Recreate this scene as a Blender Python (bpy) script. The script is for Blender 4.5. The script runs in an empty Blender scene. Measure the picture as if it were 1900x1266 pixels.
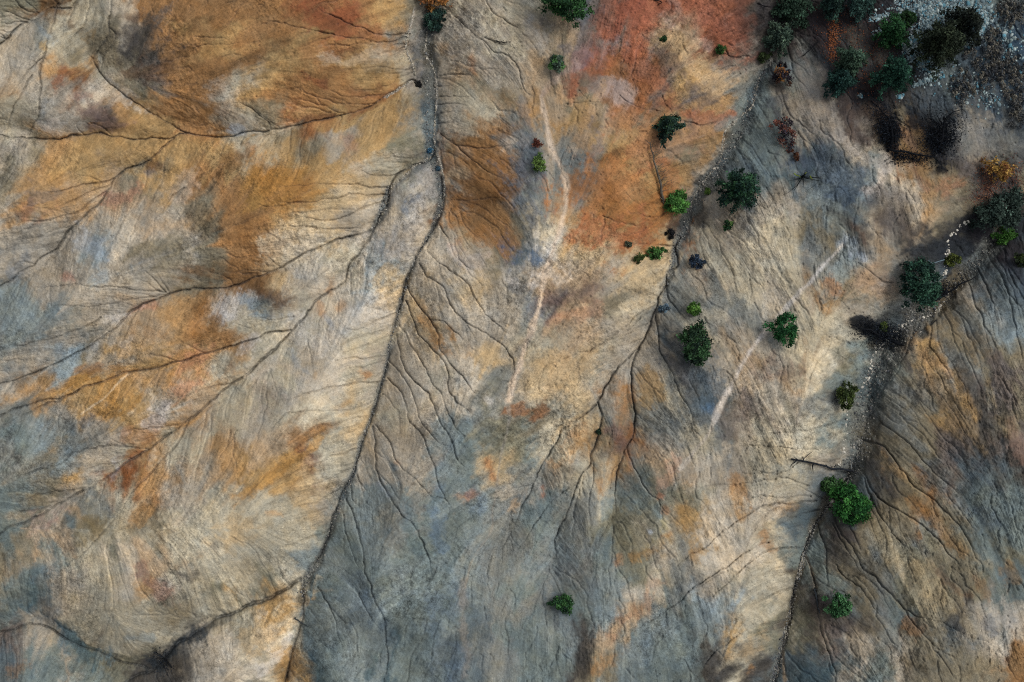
import bpy, math, random
import numpy as np

# ------------------------------------------------------------------ camera, sky, sun, exposure
S = 0.06            # metres of ground per photograph pixel at height zero
CW, CH = 950.0, 633.0
H = 92.0            # camera height above the datum
scn = bpy.context.scene
col = scn.collection
cam_d = bpy.data.cameras.new("camera")
cam = bpy.data.objects.new("camera", cam_d)
col.objects.link(cam)
cam.location = (0, 0, H)
cam.rotation_euler = (0, 0, 0)
cam_d.sensor_fit = 'HORIZONTAL'
cam_d.sensor_width = 36.0
cam_d.lens = 36.0 * H / (1900 * S)
cam_d.clip_end = 5000
scn.camera = cam

SUN_EL, SUN_AZ = 45.0, 62.0     # soft overcast light from the right and a little from the top
world = bpy.data.worlds.new("World")
scn.world = world
world.use_nodes = True
wn = world.node_tree
wn.nodes.clear()
sky = wn.nodes.new('ShaderNodeTexSky')
sky.sky_type = 'NISHITA'
sky.sun_disc = False
sky.sun_elevation = math.radians(SUN_EL)
sky.sun_rotation = math.radians(SUN_AZ)
sky.air_density = 1.0
sky.dust_density = 3.0
sky.ozone_density = 1.0
hs = wn.nodes.new('ShaderNodeHueSaturation')     # a grey overcast sky
hs.inputs['Saturation'].default_value = 0.26
bg = wn.nodes.new('ShaderNodeBackground')
bg.inputs['Strength'].default_value = 0.15
wo = wn.nodes.new('ShaderNodeOutputWorld')
wn.links.new(sky.outputs[0], hs.inputs['Color'])
wn.links.new(hs.outputs[0], bg.inputs['Color'])
wn.links.new(bg.outputs[0], wo.inputs['Surface'])

sun_d = bpy.data.lights.new("sun", 'SUN')
sun_d.energy = 1.55
sun_d.angle = math.radians(24)
sun_d.color = (1.0, 0.975, 0.94)
sun = bpy.data.objects.new("sun", sun_d)
col.objects.link(sun)
sun.rotation_euler = (math.radians(90 - SUN_EL), 0, math.radians(180 - SUN_AZ))
sun.location = (60, 30, 60)
scn.view_settings.view_transform = 'Standard'
scn.view_settings.look = 'None'
scn.view_settings.gamma = 1.0
scn.view_settings.exposure = -0.2
scn.cycles.use_denoising = False     # keep the fine grain of the soil
scn.cycles.filter_width = 1.1
scn.cycles.max_bounces = 5
scn.cycles.diffuse_bounces = 3

rng = np.random.default_rng(7)
random.seed(7)

def lin(hexs):
    hexs = hexs.lstrip('#')
    c = np.array([int(hexs[i:i+2], 16) for i in (0, 2, 4)]) / 255.0
    return np.where(c <= 0.04045, c / 12.92, ((c + 0.055) / 1.055) ** 2.4)
# ------------------------------------------------------------------ the ground: mineral colours, with some slope shade and corner darkening painted in
PAL = dict(a='6e5233', b='9a7040', c='ab8852', d='a47836', e='b99f74', f='c6b798', g='bdaf97', h='9d927f',
           i='7b7c74', j='7a8482', k='586366', l='363a3e', m='6d6259', n='8c5d34', o='94583a', p='a88f6e',
           q='aa8350', r='78745f', s='6c7773', t='8a9799', u='4b4741', v='23282d', w='cdc4b4', x='486378',
           y='7e745d', z='485a5f', A='aaa087', B='877d71', C='6b4536', D='a5663c')
GRID = """
raAAgbbbbbbnnbcyhAhAykmooooCuuulllttsk
giAyuubccbbbnbbiihAhpmomopoCumuuukjukk
ghqAymbbbccbccAhhphpyonnmcchuilluuskku
phnghrbbAcbbbncyhAyqprpnnmmisihuluusik
AhhmqcbbbAyncccihApiqcpqyqqsshhhuyluhi
hyqccccccAcyhccrybbkhicqqyqssikhyqmihi
yqccpycbbddccAAgibbjijbccqhkszkjggqymy
hqqppphybdbceehgibbjipbbbhhkhhjkhhpyuu
hhhhghpybbceehgghbbyfqqqeuhhfAykhmhyul
hhhthyhybbegAgthegykweeeeiAAfAijphllll
jhhhhhyybaehgtehgehhpphefihAghqypikukk
jjihhpqbgjhAgggehghimpyfiiiiiAAhiikuhk
jihycpqbAAfhgAAgehhAAphhhkAhhAAAsuiyij
ihtyhcqqqAAhgAhggpeheeAhhkhgppfrsyciiy
hqcdchppAAhggAhgAgiheehbAikpghissiycum
iihccgqhAhAffeAggiryAeiyiAimhAAsiiycuy
sjihAqAApppbAehhjsrsAqynhAghAfAsuyymum
iychnqhpqccCAhghjseihAqipghhAAhuuyimku
syhiAbhAAAAehjjhsjihsiAsrAgqAjkkuybiks
shprAyAAeAAAsjjisjissirrAcggAkiuyyiyss
ypsAgpAAfAAjjsjssjiijisrhAggfssuyArysr
yshAgqhAArfsjssjsjisisjgAihAfusyiryyrs
szhAAAyArccsjkjsskiiksjpsitAAruyisyuhs
mhszAAAuAgfsjkssjkisjupsjsjcArmhiuykhg
kshsruuhgAczsjzskkissuyjssuAukzhshyyyb
""".split()
GRID = [r[:38].ljust(38, r[-1]) for r in GRID]

# patches: (pixel polyline, half width, colour, opacity)
P = [
 ([(240,105),(262,78),(285,52)],20,'46423f',.9), ([(288,28),(312,6)],13,'54524f',.8), ([(240,146),(272,132),(300,126)],13,'5d4634',.8),
 ([(185,155),(200,160),(240,185),(255,195)],10,'b0a28e',.8), ([(200,148),(225,165),(250,188)],5,'7a8488',.7), ([(145,185),(180,210),(215,235)],16,'6b554d',.8), ([(150,172),(172,178)],7,'8a5a48',.7),
 ([(100,168),(108,142),(116,125)],9,'87502e',.85), ([(125,190),(128,175)],6,'b7a78f',.8), ([(70,92)],8,'a3834a',.8), ([(72,50),(82,70)],9,'6e7a80',.7), ([(85,195),(80,225)],6,'57636c',.7), ([(88,240),(96,232)],8,'b0a79b',.6),
 ([(150,68),(172,58)],10,'7d6640',.8), ([(130,110),(138,98)],7,'7a6a48',.7), ([(235,28),(255,30)],6,'74563c',.6),
 ([(415,182),(440,208),(472,236)],20,'a59b8a',.55), ([(432,240),(445,238)],7,'7d8790',.9), ([(288,316),(296,308)],8,'5c4028',.85), ([(282,326)],6,'56626a',.6), ([(468,270),(500,252),(545,240)],9,'b8ac94',.5),
 ([(470,318),(500,335),(545,352)],24,'a4722c',.7), ([(440,292),(420,300),(455,283)],8,'80592f',.7), ([(55,385),(30,395)],10,'8a5c42',.7), ([(60,370),(95,372)],14,'68615a',.7), ([(170,372),(185,360)],6,'b8aa90',.7),
 ([(70,410),(85,400),(110,385)],7,'8f5e3e',.7), ([(205,370),(240,365),(260,352)],10,'a87258',.6),([(395,405),(365,400)],16,'6f5a3c',.55), ([(340,345),(325,370)],16,'a8947e',.6),
 ([(560,0),(590,20),(640,32)],17,'844628',.8), ([(620,38),(700,64)],8,'82502f',.7), ([(555,229),(590,220),(622,215)],5,'523528',.85), ([(545,130),(575,145),(600,150)],8,'7c4628',.8),
 ([(600,102),(625,108)],9,'a79e8c',.5), ([(650,122),(690,105),(705,98)],8,'b3a084',.5), ([(690,130),(715,125)],10,'8c7a5c',.6), ([(560,280),(575,290)],10,'6a5536',.7), ([(625,260),(640,280)],8,'b39a78',.6), ([(640,255),(646,275)],6,'90543a',.5),
 ([(660,310),(680,315)],7,'aba08e',.7), ([(640,370),(690,362)],9,'bca988',.8), ([(605,390),(640,378)],12,'b09a72',.6), ([(520,420),(600,425)],10,'b9a684',.6),
 ([(795,322),(775,368),(750,412),(735,450)],26,'9b958c',.9), ([(742,382),(765,360)],10,'6d747a',.8), ([(735,390),(760,395)],6,'b0a99c',.6),
 ([(770,30),(778,90),(780,150)],11,'7b7166',.8), ([(795,60),(790,120),(795,180),(797,240),(800,285)],11,'54595b',.85), ([(800,290),(765,318),(735,345),(722,375),(700,420)],6,'5a5e5f',.7), ([(808,300),(816,340),(816,385)],7,'4d5254',.85),
 ([(845,85),(835,110)],16,'7f7f7b',.6), ([(875,112),(880,132)],5,'96602f',.8), ([(900,120),(920,150)],12,'b3a794',.6), ([(850,281),(866,284)],7,'b3a996',.85), ([(832,305),(880,332),(945,335)],28,'80572a',.7), ([(830,368),(900,362),(955,352)],18,'6b4823',.8), ([(930,170),(945,180)],8,'7a613f',.6), ([(925,225),(950,240)],10,'815a34',.6), ([(830,330),(850,322)],9,'b09a78',.6), ([(945,260),(975,272)],8,'c0b09c',.7),
 ([(962,300),(972,340),(1000,385)],23,'5b6670',.85), ([(965,190),(975,220),(985,260)],9,'5f6266',.6), ([(1010,48),(1020,58)],10,'47413e',.7), ([(985,45),(1000,80)],12,'a39d92',.6), ([(1063,122),(1100,86),(1130,52),(1172,8)],11,'94523c',.75), ([(1090,30),(1085,70),(1060,100)],14,'666468',.7), ([(1150,20),(1200,42),(1235,10)],18,'8a4c34',.6), ([(1185,85),(1235,105)],13,'7d6e66',.6), ([(1252,5),(1262,42)],8,'a88878',.5), ([(1195,140),(1215,165)],12,'ac8460',.6), ([(1345,40),(1360,90),(1340,130)],12,'7a675c',.6), ([(1140,60),(1120,95)],10,'7a7070',.6), ([(1120,70),(1150,78)],10,'807a78',.6),
 ([(1288,30),(1330,60),(1345,92)],18,'a05c3a',.65), ([(1228,28),(1262,60),(1312,86)],6,'ac9484',.7), ([(1265,88),(1280,115),(1312,140),(1334,152)],21,'b4966c',.85), ([(1150,108),(1190,130),(1202,162)],26,'955830',.7), ([(1120,20),(1180,60),(1150,100)],20,'955438',.6), ([(1210,150),(1260,190),(1230,200)],14,'8f5a40',.6), ([(1310,20),(1350,60),(1370,110)],16,'955840',.5), ([(1112,166),(1140,174),(1168,186)],12,'b39d8f',.8), ([(1230,108),(1272,150),(1325,182)],13,'605349',.75), ([(1080,140),(1110,165)],12,'665c50',.7), ([(1275,216),(1310,221),(1358,212)],8,'a45f38',.8),
 ([(1052,200),(1080,218),(1062,258)],22,'b38c5e',.7), ([(1108,290),(1140,290),(1160,284)],9,'67492a',.85), ([(1110,222),(1092,280),(1080,330),(1085,385)],13,'767170',.75), ([(1100,340),(1150,392),(1208,402)],46,'9e662c',.9), ([(1090,420),(1150,440),(1200,425)],18,'a06238',.8), ([(838,400),(890,432),(945,440)],22,'a0703a',.8), ([(1130,320),(1180,350),(1200,300)],22,'a87444',.6), ([(1170,215),(1220,250),(1200,280)],20,'ab7448',.6), ([(1070,432),(1120,442),(1180,426)],13,'9a5e36',.75), ([(1058,276),(1066,282)],4,'c8baa4',.8), ([(1240,270),(1330,230),(1290,290)],18,'967057',.5), ([(1225,310),(1250,340)],12,'a0643a',.6),
 ([(1345,285),(1365,248),(1388,220)],10,'3e4f58',.8), ([(1347,299),(1363,277),(1372,257),(1384,235)],2.6,'1f2427',.9), ([(1340,390),(1330,400),(1390,400)],14,'44484b',.5),  # the last patch is shade painted under the large conifer
 ([(1530,300),(1560,335),(1582,366)],28,'49555f',.8), ([(1540,365),(1575,375)],9,'384858',.7), ([(1640,325),(1646,300),(1634,345),(1612,368)],8,'c0b3a4',.85), ([(1560,250),(1600,280),(1632,312)],11,'aba396',.7), ([(1651,284),(1656,276)],7,'8f5434',.8), ([(1682,312),(1712,332),(1765,345)],19,'98694a',.75), ([(1500,150),(1520,200),(1562,232)],24,'8e857c',.6), ([(1615,205),(1625,250)],10,'6e5a48',.6), ([(1665,245),(1690,262)],9,'98745a',.7),
 ([(1580,420),(1602,442)],7,'70442a',.85), ([(1545,405),(1570,420),(1596,442)],12,'434341',.7), ([(1640,390),(1665,384),(1682,412)],14,'575049',.7), ([(1555,460),(1568,446),(1592,472)],8,'97a2aa',.75), ([(1330,780),(1330,778)],6,'b5aa9c',.7),
 ([(1540,520),(1555,530)],10,'96683b',.75), ([(1515,545),(1530,570)],8,'8d6a40',.7), ([(1612,520),(1640,540)],22,'8f7560',.5), ([(1625,365),(1690,370)],9,'8a8076',.4),
 ([(945,452),(965,470),(992,485)],20,'4a6078',.85), ([(955,532),(985,547),(992,592)],15,'62666a',.75), ([(1020,570),(1050,550),(1092,535)],17,'6a5349',.75), ([(1015,602),(1060,582),(1112,575)],7,'a87a58',.7), ([(1018,470),(1060,500),(1000,520)],10,'cdc2b2',.5), ([(940,515),(960,525),(998,535)],5,'c4bbb0',.7),
 ([(790,578),(805,615),(822,642)],13,'a9783c',.85), ([(830,605),(842,622)],9,'93682f',.85), ([(770,560),(795,600)],9,'b8915f',.7), ([(855,530),(870,520)],12,'b5a07a',.6), ([(850,460),(880,470)],12,'b8aca0',.6), ([(905,740),(915,745)],6,'b8b4ae',.8),
 ([(480,540),(510,545),(532,560)],16,'573a1f',.85), ([(450,430),(482,470),(470,500)],24,'7a552b',.65), ([(470,555),(492,562)],11,'4a575a',.8), ([(470,577),(500,590),(545,590)],6,'7d8a90',.75), ([(490,450),(530,455),(570,445)],13,'b8a78a',.8), ([(495,480),(540,475)],10,'b5a587',.6), ([(560,490),(600,470)],16,'a09a8e',.6),
 ([(340,516),(380,510),(422,490)],12,'6a4c2c',.75), ([(350,560),(380,590),(375,612)],19,'7a5529',.8), ([(212,592),(240,573)],12,'b8afa2',.85), ([(410,590),(430,557),(452,545)],15,'b9b2a8',.85), ([(455,550),(492,576)],9,'76858c',.75), ([(250,572),(275,562)],6,'a8644a',.6), ([(120,515),(130,520)],6,'a06450',.7), ([(160,460),(185,475)],15,'959da3',.6), ([(35,510),(60,490)],12,'666e74',.6),
 ([(322,722),(350,702),(372,682)],17,'b07b54',.75), ([(190,742),(230,722),(282,702)],19,'a87a3a',.7), ([(200,752),(230,756),(262,750)],9,'9d7028',.7), ([(150,692),(192,686)],8,'84603c',.8), ([(265,610),(285,630)],12,'8a6436',.6), ([(225,640),(245,630)],7,'bdb3a6',.6), ([(170,655),(180,650)],7,'7f8a92',.7), ([(155,775),(170,765)],9,'5d666c',.7),
 ([(150,766),(190,741),(215,716),(240,696)],1.8,'c4ab86',.8), ([(310,735),(340,750),(360,735)],7,'9a6a3c',.6), ([(285,775),(300,760)],10,'b8aea6',.7), ([(450,650),(480,640)],12,'bab0a4',.7), ([(425,675),(435,680)],6,'7a5430',.8), ([(235,795),(245,790)],7,'9c6c38',.7), ([(215,815),(235,800)],8,'b0a494',.6), ([(240,810),(285,808)],9,'a87a50',.6),
 ([(228,878),(245,860),(268,843)],11,'7b4822',.9), ([(255,900),(272,880)],7,'8d6236',.75), ([(260,962),(282,940)],8,'8c6a3c',.7), ([(145,1000),(170,982),(192,975)],13,'736341',.8), ([(205,885),(215,870)],6,'9aa0a8',.7), ([(90,970),(110,960)],5,'a05a48',.6), ([(60,990),(100,960),(130,940)],14,'a98f7c',.6),
 ([(440,915),(480,890),(530,860),(577,830),(602,810)],9,'a87a34',.85), ([(540,895),(580,868)],9,'ae8850',.6), ([(490,950),(525,955)],4,'b08040',.7), ([(575,850),(560,880)],6,'c0a47c',.6), ([(585,700),(590,690)],6,'ab844e',.7), ([(630,750),(640,742)],6,'a07a44',.7), ([(665,690),(680,700)],8,'b0895a',.6), ([(675,705),(680,695)],4,'a0682e',.7), ([(612,535),(618,520)],6,'b08048',.8), ([(625,570),(635,560)],5,'a5743a',.8), ([(595,560),(593,580)],4,'a06e34',.8), ([(602,590),(610,600),(605,610)],5,'8a98a6',.7), ([(560,640),(580,635)],10,'8a7f64',.5), ([(545,640),(550,660),(575,690)],6,'8c98a0',.6), ([(490,720),(500,735)],16,'7e6c5c',.55),
 ([(560,600),(600,620),(650,570),(700,560)],16,'bbb3a6',.5), ([(480,690),(520,680),(560,690)],14,'b7aa98',.5),
 ([(262,1060),(275,1090),(300,1112)],13,'936a58',.7), ([(330,1062),(350,1070),(367,1062)],5,'474442',.85), ([(392,1010)],6,'4d4a48',.7), ([(330,1050),(350,1040),(368,1028)],5,'8d6c44',.5), ([(70,1068),(75,1110),(60,1150)],17,'4d6167',.8), ([(120,1170),(150,1195),(192,1215)],11,'486069',.8), ([(108,1138),(115,1128)],8,'b2aa9c',.7), ([(85,1120),(100,1145)],7,'4c4642',.7), ([(100,1155),(130,1165)],7,'3e474c',.7), ([(240,1185),(280,1190)],6,'6c8794',.6),
 ([(285,1241),(320,1216),(347,1190),(372,1170)],11,'2c3337',1.0), ([(372,1170),(420,1148)],5,'3a4043',.8), ([(388,1166),(396,1158)],5,'2c3337',.8), ([(300,1140),(350,1145)],14,'97886a',.6), ([(535,1257),(520,1240)],12,'93703f',.7), ([(485,1245),(532,1185)],10,'beb4a6',.75), ([(470,1190),(500,1160)],10,'a88854',.6), ([(20,1255),(40,1250)],12,'7a5e42',.7),
 ([(903,856),(912,886)],5,'a4662e',.85), ([(868,925),(874,918)],5,'92582a',.85), ([(852,922)],6,'a07850',.7), ([(730,858)],4,'a06a34',.8), ([(820,925),(815,915)],8,'4c6a84',.3), ([(880,925),(890,950)],9,'3f5d7c',.35), ([(860,1110),(840,1140),(800,1120)],16,'46596e',.4), ([(800,960),(810,1000)],10,'47627c',.5), ([(650,1150),(680,1120)],12,'4a6072',.3), ([(860,1080),(862,1140),(864,1260)],5,'857b6e',.7), ([(800,1170),(830,1250)],20,'465768',.35), ([(560,1110),(590,1160),(575,1250)],14,'58615f',.7), ([(555,1170),(545,1220),(530,1262)],7,'45494a',.8),
 ([(705,890),(715,905),(722,915)],5,'9aa2aa',.7), ([(712,960),(722,970)],12,'a09a86',.6), ([(755,930),(760,990),(770,1020)],12,'566a6c',.6),
 ([(955,765),(980,772),(1002,752)],8,'87572f',.85), ([(1003,742)],6,'73522f',.8), ([(1015,690),(1060,692),(1102,680)],20,'b8986a',.65), ([(1000,720),(1040,735)],10,'c4ac88',.5), ([(1030,852),(1050,830),(1082,810)],18,'aa8050',.7), ([(1060,870),(1030,880)],6,'6d6050',.6), ([(1120,845),(1145,830)],8,'6a5f54',.6), ([(1150,792),(1155,762),(1172,740)],9,'8a6846',.75), ([(1135,800),(1152,822)],9,'75574a',.75), ([(1195,715),(1200,735)],17,'96753f',.75), ([(1115,895),(1122,915)],6,'a5743a',.85), ([(1187,790),(1190,840)],6,'a9804e',.7),
 ([(1292,682),(1320,730),(1310,772)],25,'49575f',.8), ([(1318,752),(1330,758)],6,'4f7290',.7), ([(1240,600),(1262,640),(1290,700)],18,'57544f',.6), ([(1340,600),(1380,640),(1350,650)],14,'666a68',.6), ([(1345,615),(1370,660)],6,'a08258',.6), ([(1350,792),(1376,762)],17,'6f6357',.75), ([(1430,680),(1472,690)],19,'7b6757',.8), ([(1395,660),(1420,700)],10,'9a8470',.6), ([(1280,820),(1300,790)],10,'6d6f6c',.5), ([(1352,820),(1356,870)],5,'5f7078',.7),
 ([(1265,942),(1280,980),(1296,1012)],13,'a4804a',.85), ([(1290,1020),(1284,1035)],5,'a07844',.8), ([(1225,895),(1242,870),(1250,850)],8,'ae8a70',.7), ([(1224,918)],4,'c07a50',.85), ([(1238,945)],5,'a46c3c',.8), ([(1180,1022),(1212,1020)],9,'946f38',.8), ([(1150,970),(1195,985)],17,'6d6852',.7), ([(1192,955),(1198,970)],6,'906c3a',.7), ([(1205,985)],4,'c8ccce',.8), ([(1225,995),(1240,992)],4,'a8783c',.8), ([(1372,895),(1385,942)],8,'a37a4c',.8), ([(1410,990),(1420,1012)],9,'94693a',.8), ([(1200,1010),(1230,975)],8,'a69258',.6),
 ([(1140,1165),(1180,1140),(1205,1108)],11,'9d7757',.75), ([(1105,1242),(1132,1213)],9,'957044',.75), ([(1220,1080),(1240,1085)],9,'ad8c6c',.6), ([(1145,1045),(1150,1030)],5,'a5703c',.8), ([(1010,905),(1012,925)],4,'a8623a',.8), ([(950,950),(958,938)],7,'aa824e',.7), ([(1050,1050),(1080,1060),(1090,1090)],20,'6a6862',.5), ([(1390,1240),(1395,1235)],5,'ab7a3e',.8), ([(1380,1200),(1410,1180)],14,'a68c64',.6),
 ([(1465,972),(1490,952),(1512,945)],14,'3f5058',.85), ([(1440,935),(1480,925),(1510,928)],6,'aaa294',.6), ([(1500,880),(1540,920)],14,'545a5c',.6),
 ([(1690,932),(1720,955),(1750,990),(1782,1016)],9,'86602f',.65), ([(1715,940),(1735,952)],6,'a8702f',.6), ([(1645,856),(1662,870)],13,'7d5f3c',.8), ([(1740,720),(1780,767),(1802,797)],7,'bda885',.85), ([(1790,740),(1806,777)],6,'a8834a',.8), ([(1722,660),(1762,702)],9,'a07c52',.7), ([(1700,692),(1740,742),(1790,802),(1832,852)],15,'504b45',.7), ([(1878,790),(1892,822),(1905,852)],9,'8a5238',.2), ([(1810,940),(1852,962)],11,'48596a',.5), ([(1750,1172),(1745,1150)],14,'3b4043',.7), ([(1680,1150),(1700,1168)],8,'83603a',.85), ([(1850,1132),(1882,1160)],17,'aaa193',.8), ([(1830,1150),(1845,1170)],10,'4c5660',.6), ([(1880,1232),(1905,1212)],17,'98774c',.6), ([(1860,1225),(1870,1222)],7,'6e4f40',.7), ([(1700,600),(1680,650)],10,'94785a',.6), ([(1760,590),(1800,640)],22,'847052',.5), ([(1690,1070),(1720,1090)],18,'98835f',.55), ([(1660,1040),(1650,1000)],16,'9a8a68',.5), ([(1740,1060),(1780,1100)],10,'6a4e36',.6), ([(1810,1080),(1820,1100)],8,'7d5c3c',.5), ([(1870,1060),(1880,1075)],9,'846640',.6), ([(1700,1250),(1720,1230)],14,'4d4c46',.5), ([(1690,1220),(1710,1235)],7,'58503e',.6),
 # dark needle litter and charcoal, with tree shade and corner darkening painted in
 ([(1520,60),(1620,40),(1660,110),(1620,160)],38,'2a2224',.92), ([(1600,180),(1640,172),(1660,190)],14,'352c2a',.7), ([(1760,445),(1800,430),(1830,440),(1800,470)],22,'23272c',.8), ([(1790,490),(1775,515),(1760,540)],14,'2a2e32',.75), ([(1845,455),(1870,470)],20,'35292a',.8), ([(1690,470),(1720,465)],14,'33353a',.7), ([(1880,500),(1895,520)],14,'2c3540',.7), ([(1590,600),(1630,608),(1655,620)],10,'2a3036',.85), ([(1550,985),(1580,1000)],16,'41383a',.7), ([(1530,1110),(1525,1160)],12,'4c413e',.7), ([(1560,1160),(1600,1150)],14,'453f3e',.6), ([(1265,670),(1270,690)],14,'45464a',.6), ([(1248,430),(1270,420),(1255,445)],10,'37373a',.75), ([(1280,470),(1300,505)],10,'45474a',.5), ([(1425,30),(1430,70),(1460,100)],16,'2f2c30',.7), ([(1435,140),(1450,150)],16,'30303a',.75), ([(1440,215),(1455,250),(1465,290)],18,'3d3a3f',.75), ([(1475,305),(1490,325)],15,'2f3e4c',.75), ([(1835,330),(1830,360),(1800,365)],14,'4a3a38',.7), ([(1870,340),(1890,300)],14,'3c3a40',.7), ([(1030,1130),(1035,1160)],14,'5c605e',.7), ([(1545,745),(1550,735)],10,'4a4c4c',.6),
 ([(1060,20),(1075,35)],14,'45454a',.8), ([(985,300),(995,320)],10,'4d565e',.6),
 ([(1790,120),(1830,150),(1800,180)],40,'34424c',.75), ([(1870,80),(1890,60)],30,'25394c',.85), ([(1740,165),(1760,175)],18,'34424a',.7),
 ([(1652,270),(1652,235),(1635,200),(1605,185)],13,'191c21',1.0), ([(1748,270),(1748,240),(1735,220),(1705,222)],22,'191d23',1.0), ([(1760,225),(1785,212)],9,'1f2228',.7), ([(1685,292),(1712,300),(1738,308)],9,'1a1e24',1.0), ([(1760,275),(1790,310),(1840,330)],12,'403c40',.6), ([(1670,638),(1635,618),(1585,602)],10,'191d22',1.0), ([(1650,600),(1655,615)],12,'1c1f24',.8),
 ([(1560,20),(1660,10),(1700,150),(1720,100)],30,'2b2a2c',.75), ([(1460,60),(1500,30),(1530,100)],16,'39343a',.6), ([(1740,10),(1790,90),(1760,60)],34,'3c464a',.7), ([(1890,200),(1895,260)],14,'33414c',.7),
 ([(1690,610),(1720,660),(1770,760),(1830,840)],8,'8c744f',.5), ([(1700,600),(1750,640),(1800,720),(1850,820)],8,'5c5a54',.6), ([(1720,590),(1790,640),(1830,720),(1860,800)],8,'8c7854',.5), ([(1640,850),(1700,900),(1760,980),(1830,1050)],7,'9a8762',.55), ([(1600,940),(1660,1030),(1740,1120),(1800,1170)],10,'8f8060',.55), ([(1620,900),(1690,1000),(1780,1080)],7,'4f4c46',.55), ([(1580,1000),(1640,1090),(1720,1180)],7,'54524c',.55),
 ([(1690,172),(1790,190),(1865,200)],26,'475157',.75), ([(1445,190),(1470,250),(1485,310)],20,'44484f',.65), ([(1785,250),(1845,265)],24,'6c6e6d',.6), ([(1810,305),(1795,375)],22,'58524c',.6), ([(1520,300),(1570,350),(1600,330)],22,'4c5862',.6), ([(1600,230),(1640,215)],12,'57483d',.6), ([(1850,60),(1890,130),(1870,200)],26,'33495a',.7), ([(1800,440),(1850,460),(1890,440)],20,'292b30',.8),
 # footpaths worn to pale dust
 ([(1003,180),(1012,225),(1020,265),(1043,320),(1052,362),(1045,402),(1035,440),(1017,490),(1008,530),(1000,572),(985,620),(968,662),(955,700),(945,742)],5.4,'ccb498',1.0),
 ([(1062,120),(1032,145),(1005,178)],6,'9d8578',.7), ([(940,742),(946,774),(925,868),(913,944),(913,980),(897,1010),(873,1045),(864,1090)],3,'8f877a',.6),
 ([(1326,780),(1345,740),(1370,690),(1400,642),(1432,598)],6,'d0c4b5',1.0), ([(1432,598),(1448,580),(1490,535),(1530,490),(1562,455)],5,'c6beb3',1.0), ([(1325,780),(1312,808),(1280,850),(1262,868)],4,'b6ab9b',.9),
 ([(1433,111),(1409,140),(1399,188),(1388,205)],3.5,'aaa598',.8), ([(1388,205),(1345,245),(1335,300),(1295,350),(1282,385)],3.5,'a39c8e',.6),
 ([(1494,1028),(1505,1060),(1512,1090)],2.2,'a89274',.7), ([(1452,1187),(1457,1262)],2.2,'a58a66',.8),
 ([(769,14),(762,45),(753,80),(758,104),(769,132),(767,148),(740,165),(715,182)],2.2,'b8aa98',.75), ([(790,95),(800,120),(808,140),(810,180),(806,240),(808,280),(818,310),(824,350),(820,385)],1.8,'aaa69e',.75),
]
# stream beds of grey gravel: (polyline, half width)
BEDS = [
 ([(798,30),(796,90),(797,150),(797,220),(799,290),(812,330),(818,375),(808,410),(788,450),(765,492),(750,540),(738,585),(722,642),(714,690),(703,730),(688,778),(668,830),(655,880),(630,935),(600,1022),(570,1072),(560,1110)],[13,12,12,12,12,8,7,5,4,3.5,4,5,4,4,4,4,4,4,5,6,7,7]),
 ([(1860,430),(1800,500),(1745,550),(1700,585),(1665,620),(1640,660),(1625,700),(1612,740),(1600,790),(1592,840),(1578,880),(1560,910),(1520,962),(1494,1022),(1480,1075),(1462,1150),(1440,1240),(1430,1290)],[16,18,20,24,28,32,30,26,24,20,16,12,5,5,5,5,6,6]),
 ([(1433,111),(1409,150),(1390,205),(1362,262),(1335,310),(1300,355),(1283,390),(1262,440),(1250,480),(1232,540)],[4,6,12,16,16,16,14,10,5,3]),
 ([(720,347),(706,390),(690,430)],[5,6,4]),
]
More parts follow.
